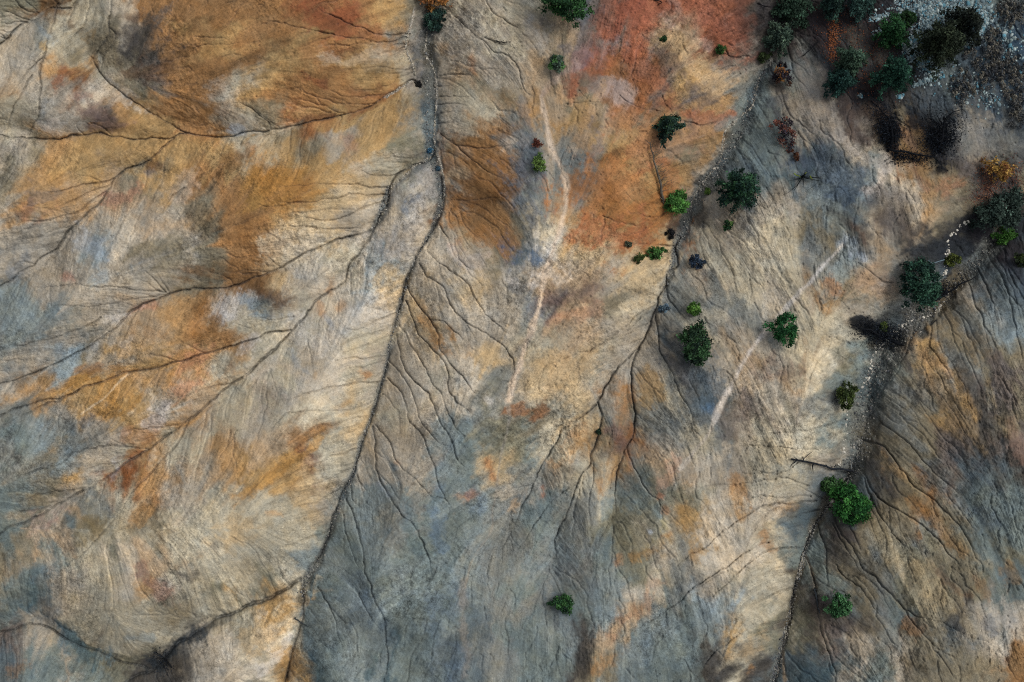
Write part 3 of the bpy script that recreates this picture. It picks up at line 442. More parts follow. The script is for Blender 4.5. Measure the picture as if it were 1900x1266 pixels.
# --- beds of grey gravel
bedm = np.zeros((NY, NX), np.float32)
bn = fbm(14, 3)
for pts, ws in BEDS:
    p = smooth(pts, 3)
    wsf = np.interp(np.linspace(0, 1, 200), np.linspace(0, 1, len(ws)), ws)
    sl = box(p, max(ws) * 1.6 + 6)
    d, s = polydist(p, UU[sl] + 1.5 * pw[0][sl], VV[sl] + 1.5 * pw[1][sl])
    w = np.interp(s, np.linspace(0, 1, 200), wsf)
    m = 1 / (1 + np.exp(-(1 - d / w + .26 * bn[sl]) * np.clip(w, 4, 14) * .7))
    bedm[sl] = np.maximum(bedm[sl], m)
gravel = lin('5e615c').astype(np.float32) * (1 + .22 * fbm(9, 3)[..., None]) + .02 * noise1(40)[..., None] * np.array([1, .2, -.6], np.float32)
al = (bedm * .78)[..., None]
C = C * (1 - al) + gravel * al

# --- cut everything into the ground
h = h - cutmap - .15 * rill * (1 - .8 * bedm) - .22 * bedm * np.clip(1 + .1 * bn, .5, 1.5)
kf, = lic([noise1(5) + .6 * noise1(9)], 6)
crust = np.tanh(2.2 * (kf + .5 * crumbs)) * np.clip(.75 + .55 * fbm(80, 3), .1, 1.6)      # flaky crust in patches, silt between
# fine roughness
rough = .016 * fbm(6, 3, .9) + .010 * L1 + .022 * L2 + .035 * fbm(24, 4, .75)
crumb = np.clip(fbm(45, 4), -1, 2)
rough = rough * (1 + .5 * crumb) + .010 * crust + .03 * bedm * rng.standard_normal((NY, NX)).astype(np.float32)
h = h + rough
# grain of the soil: every mineral patch is speckled, streaked and pitted
g1 = rng.standard_normal((NY, NX)).astype(np.float32)
gritty = np.clip(.6 + .5 * fbm(70, 4), .15, 1.8)               # crusted here, smooth silt there
val = 1 + .12 * gritty * g1 + .07 * L1 + .065 * L2 + .05 * L3 + .10 * gritty * fbm(7, 3, 1.0) + .05 * fbm(34, 4, .8) + .03 * fbm(90, 3)
val += bedm * .10 * g1 + .085 * crust
dark = fbm(40, 4)
pits = (rng.random((NY, NX)) < .012 * np.clip(.6 + dark, 0, 3)).astype(np.float32)
val *= 1 - .45 * np.maximum(pits, np.roll(pits, 1, 1) * .6)
stones = (rng.random((NY, NX)) < .003 + .02 * bedm).astype(np.float32)
val += .5 * stones
rill_tint = np.clip(np.maximum(cutmap / .3, .5 * rill), 0, 1)[..., None] * .45           # grey tint darkening the notches and rills by depth
C = C * (1 - rill_tint) + lin('55595b').astype(np.float32) * rill_tint
hue = (.012 * fbm(18, 4, .7) + .006 * L2)[..., None] * np.array([1, .1, -1.2], np.float32)
lum = (C @ np.array([.3, .5, .2], np.float32))[..., None]
C = lum + (C - lum) * .86
C = np.clip(C * np.clip(val, .35, 1.9)[..., None] * (1 + 2.2 * hue), .006, .8)

# --- mesh: the fine lattice, and ever wider cells out to the far hills
def axis(A, n):
    ext, st = [], STEP
    x = 0.0
    for k in range(n):
        st *= 1.33; x += st; ext.append(x)
    ext = np.array(ext)
    full = np.concatenate([(A[0] - ext)[::-1], A, A[-1] + ext])
    lo, hi = A[0], A[-1]
    f = np.mod(full - lo, 2 * (hi - lo)); f = np.where(f > hi - lo, 2 * (hi - lo) - f, f)
    return full, np.clip(np.rint(f / STEP), 0, len(A) - 1).astype(int)
fu, iu = axis(U, 28); fv, iv = axis(V, 28)
Z = h[iv][:, iu].astype(np.float64)
FU, FV = np.meshgrid(fu, fv)
kz = (H - Z) / H
X = (FU - CW) * S * kz; Y = (CH - FV) * S * kz
ny, nx = Z.shape
co = np.stack([X, Y, Z], -1).astype(np.float32).reshape(-1)
idx = np.arange(ny * nx, dtype=np.int32).reshape(ny, nx)
quads = np.stack([idx[:-1, :-1], idx[1:, :-1], idx[1:, 1:], idx[:-1, 1:]], -1).reshape(-1)
nf = len(quads) // 4
me = bpy.data.meshes.new("ground")
me.vertices.add(ny * nx); me.vertices.foreach_set("co", co)
me.loops.add(nf * 4); me.loops.foreach_set("vertex_index", quads)
me.polygons.add(nf); me.polygons.foreach_set("loop_start", np.arange(0, nf * 4, 4, dtype=np.int32))
me.polygons.foreach_set("use_smooth", np.ones(nf, bool))
me.update()
at_ = me.attributes.new("mineral_and_shade", 'FLOAT_COLOR', 'POINT')
rgba = np.ones((ny, nx, 4), np.float32); rgba[..., :3] = C[iv][:, iu]
at_.data.foreach_set("color", rgba.reshape(-1))
del co, quads, X, Y, FU, FV, rgba, idx

def new_mat(name):
    m = bpy.data.materials.new(name); m.use_nodes = True
    nt = m.node_tree; b = nt.nodes['Principled BSDF']
    b.inputs['Roughness'].default_value = .95
    b.inputs['Specular IOR Level'].default_value = .08
    return m, nt, b
gm, nt, b = new_mat("mineral_soil")
ca = nt.nodes.new('ShaderNodeAttribute'); ca.attribute_name = "mineral_and_shade"
tc = nt.nodes.new('ShaderNodeTexCoord')
n1 = nt.nodes.new('ShaderNodeTexNoise'); n1.inputs['Scale'].default_value = 5; n1.inputs['Detail'].default_value = 5; n1.inputs['Roughness'].default_value = .75
mr = nt.nodes.new('ShaderNodeMapRange'); mr.inputs[1].default_value = .3; mr.inputs[2].default_value = .7; mr.inputs[3].default_value = .76; mr.inputs[4].default_value = 1.24
mx = nt.nodes.new('ShaderNodeMix'); mx.data_type = 'RGBA'; mx.blend_type = 'MULTIPLY'; mx.inputs['Factor'].default_value = 1
bp = nt.nodes.new('ShaderNodeBump'); bp.inputs['Strength'].default_value = .5; bp.inputs['Distance'].default_value = .06
nt.links.new(tc.outputs['Object'], n1.inputs['Vector'])
nt.links.new(n1.outputs['Fac'], mr.inputs[0])
nt.links.new(ca.outputs['Color'], mx.inputs['A']); nt.links.new(mr.outputs[0], mx.inputs['B'])
nt.links.new(mx.outputs['Result'], b.inputs['Base Color'])
nt.links.new(n1.outputs['Fac'], bp.inputs['Height']); nt.links.new(bp.outputs[0], b.inputs['Normal'])
me.materials.append(gm)
ground = bpy.data.objects.new("ground", me)
col.objects.link(ground)
ground["kind"] = "structure"

def gz(u, v):
    x = min(max((u + M0) / STEP, 0), NX - 1.001); y = min(max((v + M0) / STEP, 0), NY - 1.001)
    i, j = int(x), int(y); fx, fy = x - i, y - j
    return float((h[j, i] * (1-fx) + h[j, i+1] * fx) * (1-fy) + (h[j+1, i] * (1-fx) + h[j+1, i+1] * fx) * fy)
def at(u, v, up_=0.0):
    """the ground point seen at photograph pixel (u, v), or a point up_ metres above that ground seen there"""
    z = gz(u, v) + up_
    k = (H - z) / H
    return np.array([(u - CW) * S * k, (CH - v) * S * k, z])
# ------------------------------------------------------------------ materials for the things on the ground
def attr_mat(name, rough=.85, trans=0.0):
    m, nt, b = new_mat(name)
    a = nt.nodes.new('ShaderNodeAttribute'); a.attribute_name = "tint"
    tcn = nt.nodes.new('ShaderNodeTexCoord'); no = nt.nodes.new('ShaderNodeTexNoise')
    no.inputs['Scale'].default_value = 3.0; no.inputs['Detail'].default_value = 3
    r = nt.nodes.new('ShaderNodeMapRange'); r.inputs[1].default_value = .3; r.inputs[2].default_value = .7; r.inputs[3].default_value = .72; r.inputs[4].default_value = 1.28
    x = nt.nodes.new('ShaderNodeMix'); x.data_type = 'RGBA'; x.blend_type = 'MULTIPLY'; x.inputs['Factor'].default_value = 1
    nt.links.new(tcn.outputs['Object'], no.inputs['Vector']); nt.links.new(no.outputs['Fac'], r.inputs[0])
    nt.links.new(a.outputs['Color'], x.inputs['A']); nt.links.new(r.outputs[0], x.inputs['B'])
    nt.links.new(x.outputs['Result'], b.inputs['Base Color'])
    b.inputs['Roughness'].default_value = rough
    return m
leaf_m = attr_mat("foliage", .7)
wood_m = attr_mat("weathered_wood", .9)
rock_m = attr_mat("pale_rock", .9)

def np_mesh(name, verts, faces, colr, mat, parent=None, smooth_=False, loc=None):
    """faces: (n, k) array; colr: (nverts, 3)"""
    m = bpy.data.meshes.new(name)
    verts = np.asarray(verts, np.float32); faces = np.asarray(faces, np.int32)
    n, k = faces.shape
    m.vertices.add(len(verts)); m.vertices.foreach_set("co", verts.reshape(-1))
    m.loops.add(n * k); m.loops.foreach_set("vertex_index", faces.reshape(-1))
    m.polygons.add(n); m.polygons.foreach_set("loop_start", np.arange(0, n * k, k, dtype=np.int32))
    if smooth_: m.polygons.foreach_set("use_smooth", np.ones(n, bool))
    m.update(); m.validate()
    a = m.attributes.new("tint", 'FLOAT_COLOR', 'POINT')
    cc = np.ones((len(verts), 4), np.float32); cc[:, :3] = colr
    a.data.foreach_set("color", cc.reshape(-1))
    m.materials.append(mat)
    o = bpy.data.objects.new(name, m); col.objects.link(o)
    if parent is not None: o.parent = parent
    if loc is not None: o.location = loc
    return o
def tag(o, label, cat, group=None):
    o["label"] = label; o["category"] = cat
    if group: o["group"] = group
    return o
def thing(name, loc, label, cat, group=None):
    o = bpy.data.objects.new(name, None); col.objects.link(o); o.location = loc; o.empty_display_size = .3
    return tag(o, label, cat, group)

def leaves(cent, size, tint, r_, up_bias=.6, lenr=1.7, axis=None):
    """a cloud of small pointed leaf clumps: one diamond each"""
    n = len(cent)
    nrm = r_.standard_normal((n, 3)); nrm[:, 2] = np.abs(nrm[:, 2]) + up_bias
    nrm /= np.linalg.norm(nrm, axis=1)[:, None]
    t = r_.standard_normal((n, 3)) if axis is None else axis + .5 * r_.standard_normal((n, 3))
    t -= nrm * np.sum(t * nrm, 1)[:, None]; t /= np.linalg.norm(t, axis=1)[:, None] + 1e-9
    b = np.cross(nrm, t)
    s = (size * r_.uniform(.6, 1.4, n))[:, None]
    v = np.stack([cent - t * s * lenr * .5, cent + b * s * .5 + nrm * s * .12, cent + t * s * lenr * .5, cent - b * s * .5 + nrm * s * .12], 1).reshape(-1, 3)
    f = np.arange(4 * n).reshape(n, 4)
    return v, f, np.repeat(tint, 4, 0)

def tube(path, radii, sides=6):
    path = np.asarray(path, float); n = len(path)
    tang = np.gradient(path, axis=0); tang /= np.linalg.norm(tang, axis=1)[:, None] + 1e-9
    ref = np.array([0, 0, 1.0]) if abs(tang[0][2]) < .8 else np.array([1.0, 0, 0])
    a = np.cross(tang, ref); a /= np.linalg.norm(a, axis=1)[:, None] + 1e-9
    b = np.cross(tang, a)
    ang = np.arange(sides) * 2 * math.pi / sides
    v = path[:, None] + np.asarray(radii)[:, None, None] * (np.cos(ang)[None, :, None] * a[:, None] + np.sin(ang)[None, :, None] * b[:, None])
    v = np.vstack([v.reshape(-1, 3), path[0][None], path[-1][None]])
    f = []
    for i in range(n - 1):
        for j in range(sides):
            k = (j + 1) % sides
            f.append((i*sides+j, i*sides+k, (i+1)*sides+k, (i+1)*sides+j))
    e0, e1 = n * sides, n * sides + 1
    for j in range(sides):
        k = (j + 1) % sides
        f.append((e0, k, j, j)); f.append((e1, (n-1)*sides+j, (n-1)*sides+k, (n-1)*sides+k))
    return v, f
class Wood:
    """collects tubes into one mesh"""
    def __init__(s): s.v = []; s.f = []; s.c = []; s.n = 0
    def add(s, path, radii, hexc, r_=None, sides=5):
        v, f = tube(path, radii, sides)
        s.v.append(v); s.f += [tuple(i + s.n for i in q) for q in f]; s.n += len(v)
        cc = np.tile(lin(hexc), (len(v), 1))
        if r_ is not None: cc = cc * r_.uniform(.75, 1.25, (len(v), 1))
        s.c.append(cc)
    def build(s, name, parent=None, loc=None):
        m = bpy.data.meshes.new(name)
        fs = []
        for q in s.f:
            fs.append(q[:3] if q[2] == q[3] else q)
        m.from_pydata([tuple(map(float, p)) for p in np.vstack(s.v)], [], fs)
        a = m.attributes.new("tint", 'FLOAT_COLOR', 'POINT')
        cc = np.ones((s.n, 4), np.float32); cc[:, :3] = np.vstack(s.c)
        a.data.foreach_set("color", cc.reshape(-1))
        m.polygons.foreach_set("use_smooth", np.ones(len(m.polygons), bool))
        m.materials.append(wood_m)
        o = bpy.data.objects.new(name, m); col.objects.link(o)
        if parent is not None: o.parent = parent
        if loc is not None: o.location = loc
        return o
def crook(a, b, n, amp, r_):
    a = np.asarray(a, float); b = np.asarray(b, float)
    p = a + (b - a) * np.linspace(0, 1, n)[:, None]
    w = r_.standard_normal((n, 3)) * amp; w[0] = 0; w[-1] *= .5
    return p + w

# ------------------------------------------------------------------ living trees and shrubs
def plant(name, u, v, rpx, label, cat, hexes, style='round', asp=(1, 1), ang=0, tall=1.0, seed=0, leaf=.125, dens=1.7, group=None, spread=.52, twigs=None, sparse=False):
    r_ = np.random.default_rng(seed * 131 + 17)
    R = rpx * S
    hgt = (R * 1.45 if style == 'round' else R * 1.75) * tall
    c = at(u, v, .5 * hgt)
    base = np.array([c[0], c[1], 0.0])
    # the ground under that point
    uu, vv = u, v
    for _ in range(4):
        z = gz(uu, vv); k = (H - z) / H
        uu = CW + c[0] / (S * k); vv = CH - c[1] / (S * k)
    base[2] = gz(uu, vv) - .05
    t = thing(name, base, label, cat, group)
    # outline: an uneven radius
    ph = r_.uniform(0, 6.28, 6); am = r_.uniform(.03, 1, 6) * np.array([.16, .15, .12, .1, .08, .07]) * (spread / .3)
    ca, sa = math.cos(ang), math.sin(ang)
    def RR(az): return 1 + sum(am[i] * np.sin((i + 2) * az + ph[i]) for i in range(6))
    def place(az, rho, z):
        x = np.cos(az) * rho * R * asp[0]; y = np.sin(az) * rho * R * asp[1]
        return np.stack([x * ca - y * sa, x * sa + y * ca, z], -1)
    if style == 'pine':        # whorls of branches reaching outwards, gaps between them
        cl, cax = [], []
        nb = int(7 + R * 2.2)
        for wh in range(4):
            zf = .30 + .2 * wh; rf = (1.0, .86, .62, .34)[wh]
            for i in range(max(5, int(nb * rf))):
                az = 6.283 * (i + r_.uniform(-.35, .35)) / max(5, int(nb * rf)) + wh
                tip = rf * RR(az) * r_.uniform(.75, 1.08)
                for q in np.linspace(.28, 1, 5):
                    aj = az + r_.normal(0, .10) ; rr = tip * q
                    cl.append(place(aj, rr, hgt * (zf + .16 * (1 - q) + r_.normal(0, .025)) - .05 * R * q))
                    cax.append([math.cos(aj), math.sin(aj), .1])
        cl = np.array(cl); cax = np.array(cax); rc_ = .085 * R + .10; per = 15
    else:
        n = int(26 + 16 * R * R) if R > .6 else 16
        az = r_.uniform(0, 6.283, n); q = np.sqrt(r_.uniform(0, 1, n))
        rho = q * RR(az) * np.where(r_.random(n) < .16, 1.1, .9)
        z = hgt * (.22 + .70 * np.sqrt(np.clip(1 - (q * .97) ** 2.2, 0, 1)) * r_.uniform(.78, 1.06, n))
        low = r_.random(n) < .25
        z = np.where(low, z * r_.uniform(.4, .8, n), z)
        cl = place(az, rho, z); cax = np.stack([np.cos(az) * (.2 + q), np.sin(az) * (.2 + q), .8 - q * .6], -1)
        rc_ = .13 * R + .07; per = 26
    if sparse: cl, cax = cl[::2], cax[::2]
    per = max(6, int(per * dens))
    m = len(cl)
    cen = np.repeat(cl, per, 0) + r_.standard_normal((m * per, 3)) * np.array([1, 1, .55]) * rc_ * .62
    ax = np.repeat(cax, per, 0)
    wts = r_.integers(0, len(hexes), m)
    pal_ = np.array([lin(x) for x in hexes]); pal_ = .78 * pal_ + .22 * pal_.mean(1, keepdims=True)
    base_c = .82 * pal_[wts] * np.exp(r_.normal(0, .28, (m, 1)))
    ti = np.repeat(base_c, per, 0) * np.exp(r_.normal(0, .22, (m * per, 1)))
    vv_, ff, cc = leaves(cen, leaf * (.75 + .25 * min(R, 2)), ti, r_, axis=ax)
    np_mesh('crown', vv_, ff, np.clip(cc, 0, .8), leaf_m, t)
    w = Wood()
    top = np.array([r_.normal(0, .05 * R), r_.normal(0, .05 * R), hgt * .8])
    tr = max(.02, R * .055)
    w.add(crook((0, 0, -.15), top, 6, tr * .5, r_), np.linspace(tr, tr * .3, 6), '4a3c30', r_, 7)
    ids = r_.choice(m, min(m, 11 if R > .8 else 5), replace=False)
    for i in ids:
        s0 = np.array([0, 0, hgt * r_.uniform(.12, .5)])
        w.add(crook(s0, cl[i], 5, tr * .5, r_), np.linspace(tr * .45, tr * .1, 5), '4d4035', r_, 5)
    w.build('trunk', t)
    if twigs:
        tw = Wood()
        for (du, dv) in twigs:
            e = np.array([du * S, -dv * S, .25 * hgt])
            p = crook((0, 0, .2), e, 6, .06, r_)
            tw.add(p, np.linspace(.035, .008, 6), '24211f', r_, 4)
            for k in range(3):
                j = 2 + k
                tw.add(crook(p[j], p[j] + np.array([r_.normal(0, .35), r_.normal(0, .35), r_.uniform(-.1, .2)]), 4, .03, r_), np.linspace(.016, .005, 4), '24211f', r_, 4)
        tw.build('bare_branches', t)
    return t
DG = ['2e4a30', '274030', '35552f', '1f3528']       # dark conifer green
BL = ['2c4a3c', '24403a', '35584a', '1d332f']       # bluish conifer green
BR = ['41702c', '4c7d30', '356026', '2e5222']       # bright fresh green
OL = ['4d5f26', '3f5222', '5a6a2c', '34441e']       # olive
GG = ['4a6150', '3c5346', '587058', '304538']       # grey green
MG = ['2f5a2c', '28502c', '3a6a30', '214427']       # mid green
DO = ['39432a', '2f3a26', '434c30', '283222']       # dark olive
T = plant
T('broadleaf_tree', 806, -4, 27, 'orange autumn tree at the head of the grey gravel wash', 'tree', ['b06f1c', '9a5f1e', 'c08428', '8a5420'], asp=(1.35, .8), seed=1)
T('evergreen_shrub', 807, 38, 20, 'dark teal green shrub just below the orange autumn tree', 'shrub', BL, seed=2)
T('broadleaf_tree', 1049, 2, 37, 'dense deep green round tree at the top edge between grey and red soil', 'tree', MG, seed=3, asp=(1.1, .8))
T('evergreen_shrub', 1034, 117, 14, 'soft green shrub beside the upper end of the footpath', 'shrub', GG + ['4a7a3a'], seed=4)
T('evergreen_shrub', 1000, 306, 13, 'yellow green shrub on the slate patch left of the footpath', 'shrub', ['6a8a34', '5c7c30', '4d6c2c'], seed=5, dens=1.3)
T('dry_shrub', 996, 266, 7, 'small dry rust brown shrub above the yellow green one', 'shrub', ['6b3626', '5a2c22', '7c452e'], seed=6, leaf=.1)
T('evergreen_shrub', 1232, 72, 5, 'tiny green shrub on the rust red slope', 'shrub', MG, seed=7, leaf=.1)
T('evergreen_shrub', 1337, 92, 9, 'small green shrub on the beige bulge with dark twigs below it', 'shrub', BR, seed=8, leaf=.12, twigs=[(-8, 8), (-4, 15), (9, 6), (14, 12)])
T('conifer_tree', 1241, 233, 24, 'dark ragged conifer on the orange slope, longest towards its foot', 'tree', BL + DG, 'pine', asp=(.95, 1.1), seed=9, dens=1.9, spread=.5)
T('conifer_tree', 1257, 377, 21, 'bright green globe shaped tree at the foot of the fallen grey trunk', 'tree', ['4d8a2e', '437a2c', '5a9636', '386a28'], seed=10, spread=.12, leaf=.14, dens=2.0)
T('conifer_tree', 1374, 350, 39, 'large dark green conifer standing alone by the dry creek bed', 'tree', ['2a5038', '23463a', '33603a', '1d3a30'], 'pine', seed=11, dens=2.1, spread=.35)
T('evergreen_shrub', 1313, 355, 5, 'tiny yellow green shrub left of the lone large conifer', 'shrub', ['6a8a2a', '557a28'], seed=12, leaf=.1)
T('evergreen_shrub', 1351, 418, 9, 'small green shrub below the lone large conifer', 'shrub', MG + ['5a8034'], seed=13, leaf=.13)
T('evergreen_shrub', 1216, 469, 13, 'bright green shrub among rills on the tan slope', 'shrub', BR, seed=14)
T('evergreen_shrub', 1187, 480, 8, 'small olive shrub left of the bright one among rills', 'shrub', OL + ['6a7a3c'], seed=15, leaf=.12)
T('dry_shrub', 1166, 454, 6, 'small dull grey green shrub at the edge of the ochre hill', 'shrub', ['5a5f48', '4d5340'], seed=16, leaf=.1)
T('blue_shrub', 1292, 487, 12, 'larger steel blue shrub right of the narrow creek', 'shrub', ['34485f', '2a3c52', '40566c', '263444'], seed=17)
T('blue_shrub', 1233, 572, 9, 'pale blue low shrub beside the fork of the rills', 'shrub', ['56707f', '485f70', '647e8c'], seed=18, leaf=.12, tall=.7)
T('evergreen_shrub', 1289, 574, 13, 'wide bright green shrub above the large dark oval tree', 'shrub', ['4d7a20', '447020', '5a862a'], asp=(1.1, .75), seed=19)
T('conifer_tree', 1292, 638, 32, 'large dark green oval tree left of the lower footpath', 'tree', DG + ['3a6238'], asp=(.85, 1.15), seed=20, dens=1.9, spread=.25)
T('broadleaf_tree', 1457, 611, 25, 'compact emerald green tree right of the lower footpath', 'tree', ['256430', '1f5a2e', '2e7234', '1a4a28'], asp=(.92, 1.1), seed=21, spread=.4)
T('evergreen_shrub', 1111, 804, 7, 'tiny dark green shrub in the rill between two orange slopes', 'shrub', DG, seed=22, leaf=.1)
T('evergreen_shrub', 1045, 1122, 17, 'green shrub standing alone on the grey slope near the bottom edge', 'shrub', MG, seed=23)
T('evergreen_shrub', 1570, 731, 20, 'olive green shrub with bare black branches on the left bank of the wash', 'shrub', OL, seed=24, twigs=[(-28, 8), (-22, 24), (-32, 18), (-14, 28), (-26, -8)])
T('broadleaf_tree', 1549, 905, 21, 'smaller upper crown beside the lying black log, with bare dark branches', 'tree', ['3a6030', '305428', '456a34'], asp=(1.25, .8), ang=-.5, seed=25, twigs=[(-18, 30), (-28, 18), (-10, 42), (-30, 4)])
T('broadleaf_tree', 1587, 942, 35, 'big vivid green two lobed tree below the lying black log', 'tree', ['2c6a28', '266024', '38782a', '1f5224'], asp=(1.15, .85), ang=-.9, seed=26, dens=1.95, spread=.45)
T('evergreen_shrub', 1556, 1124, 22, 'round mid green shrub near the lower right with brown litter under it', 'shrub', ['356838', '2d5c32', '417242'], seed=27, spread=.2)
T('conifer_tree', 1711, 526, 38, 'big dark green tree between two white stone lines in the wash', 'tree', ['24483a', '1d3c34', '2f5842', '356048'], asp=(.9, 1.1), seed=28, dens=1.9, spread=.3)
T('evergreen_shrub', 1768, 482, 11, 'small olive yellow shrub on the white stone line', 'shrub', ['5a6420', '4a561e'], seed=29)
T('evergreen_shrub', 1640, 606, 8, 'small olive shrub inside the black burnt branches', 'shrub', ['566822', '465a1e'], seed=30, leaf=.12)
T('conifer_tree', 1853, 393, 40, 'wide grey green tree below the yellow bush at the right edge', 'tree', ['33463c', '2b3d36', '3d5246'], asp=(1.1, .75), seed=31, dens=1.9)
T('evergreen_shrub', 1869, 437, 18, 'vivid green bush tucked under the wide grey green tree', 'bush', ['38681c', '2f5a1a', '437522'], seed=32)
T('evergreen_shrub', 1896, 482, 11, 'dull olive bush cut by the right edge of the picture', 'bush', DO + OL, seed=33)
T('conifer_tree', 1474, 14, 33, 'dark green tree at the top edge left of the bare grey track', 'tree', ['2e4834', '263c2e', '365440'], seed=34, dens=1.9, group='trees in the burnt corner')
T('conifer_tree', 1447, 70, 27, 'pale grey green tree above the orange and purple bush', 'tree', GG, 'pine', seed=35, dens=1.9, group='trees in the burnt corner')
T('conifer_tree', 1546, 3, 27, 'teal tree at the top edge above the orange leaf strip', 'tree', BL, 'pine', seed=36, group='trees in the burnt corner')
T('conifer_tree', 1598, 2, 28, 'lighter teal tree at the top edge beside the pale rubble', 'tree', ['34574e', '2a4a44', '3f6458'], seed=37, group='trees in the burnt corner')
T('conifer_tree', 1581, 112, 29, 'grey green tree at the lower end of the orange leaf strip', 'tree', ['3f5c48', '34503f', '4c6a50'], 'pine', seed=38, dens=1.95, group='trees in the burnt corner')
T('conifer_tree', 1560, 150, 27, 'deep teal tree overlapped by the grey green one above it', 'tree', ['1f443c', '1a3a36', '2a5248'], 'pine', seed=39, dens=1.9, group='trees in the burnt corner')
T('conifer_tree', 1659, 60, 28, 'bright green tree against the left side of the pale rubble', 'tree', ['24522c', '1e4828', '2f6432'], 'pine', seed=40, dens=1.95, group='trees in the burnt corner')
T('conifer_tree', 1686, 34, 14, 'small dark green tree touching the bright one by the rubble', 'tree', ['20401f', '2a4c24'], seed=41, group='trees in the burnt corner')
T('conifer_tree', 1662, 138, 34, 'blue green many lobed tree above the black burnt tree', 'tree', ['1f4a3a', '194034', '2a5a44'], 'pine', seed=42, dens=1.95, spread=.5, group='trees in the burnt corner')
T('conifer_tree', 1748, 80, 46, 'largest olive dark tree, standing in the pale rubble', 'tree', ['2a3626', '243022', '343f2a'], 'pine', seed=43, dens=2.2, asp=(1.0, 1.05), group='trees in the burnt corner')
T('conifer_tree', 1795, 42, 33, 'brownish dark tree behind the largest olive one', 'tree', ['26302a', '2d3629', '1f2824'], 'pine', seed=44, dens=2.0, group='trees in the burnt corner')
T('autumn_bush', 1452, 138, 21, 'low orange bush with purple black twigs on its left', 'bush', ['a8701e', '8f5a1e', '2e2830', '5a3a2a', '332c36', '241f28'], asp=(.9, 1.1), spread=.5, seed=45, sparse=True, twigs=[(-20, 6), (-24, 0), (-14, 16), (-18, -8), (6, -14)], leaf=.12)
T('autumn_bush', 1855, 312, 24, 'golden yellow bush at the right edge above the wide grey green tree', 'bush', ['b0821e', '9a701c', 'c49628', '84501f'], seed=46, leaf=.12, dens=.9)
T('autumn_bush', 1456, 244, 22, 'red brown bush with bleached branches on the grey slope', 'bush', ['6e3a2a', '7f4a38', '2f282e', '38303a', '2a2430'], asp=(.85, 1.3), ang=.35, spread=.5, seed=47, leaf=.1, dens=1.0, twigs=[(-20, 4), (10, 22), (16, -18), (-14, -26), (4, 34)])
T('autumn_bush', 1474, 288, 9, 'small rust bush below the red brown one with bleached branches', 'bush', ['6a4024', '563222'], seed=48, sparse=True, leaf=.11)
T('dry_shrub', 1244, 434, 9, 'charred black shrub between the bright globe tree and the rills', 'shrub', ['1c1d20', '26262a', '302e2e'], seed=49, leaf=.12, tall=.7)
T('dry_shrub', 776, 157, 6, 'small dark shrub on the left edge of the grey wash', 'shrub', ['26272c', '30302e'], seed=50, leaf=.1)
T('blue_shrub', 797, 279, 4.5, 'tiny blue round bush in the wash where it forks', 'shrub', ['2c6a8e', '245a7c', '3a7a9a'], seed=51, leaf=.09)
T('blue_shrub', 813, 314, 4, 'tiny slate blue bush in the wash just below the fork', 'shrub', ['3f6276', '345464'], seed=52, leaf=.09)
T('evergreen_shrub', 1418, 106, 10, 'dull moss green bush by the top of the dry creek', 'bush', ['3a4a24', '324020'], seed=53)

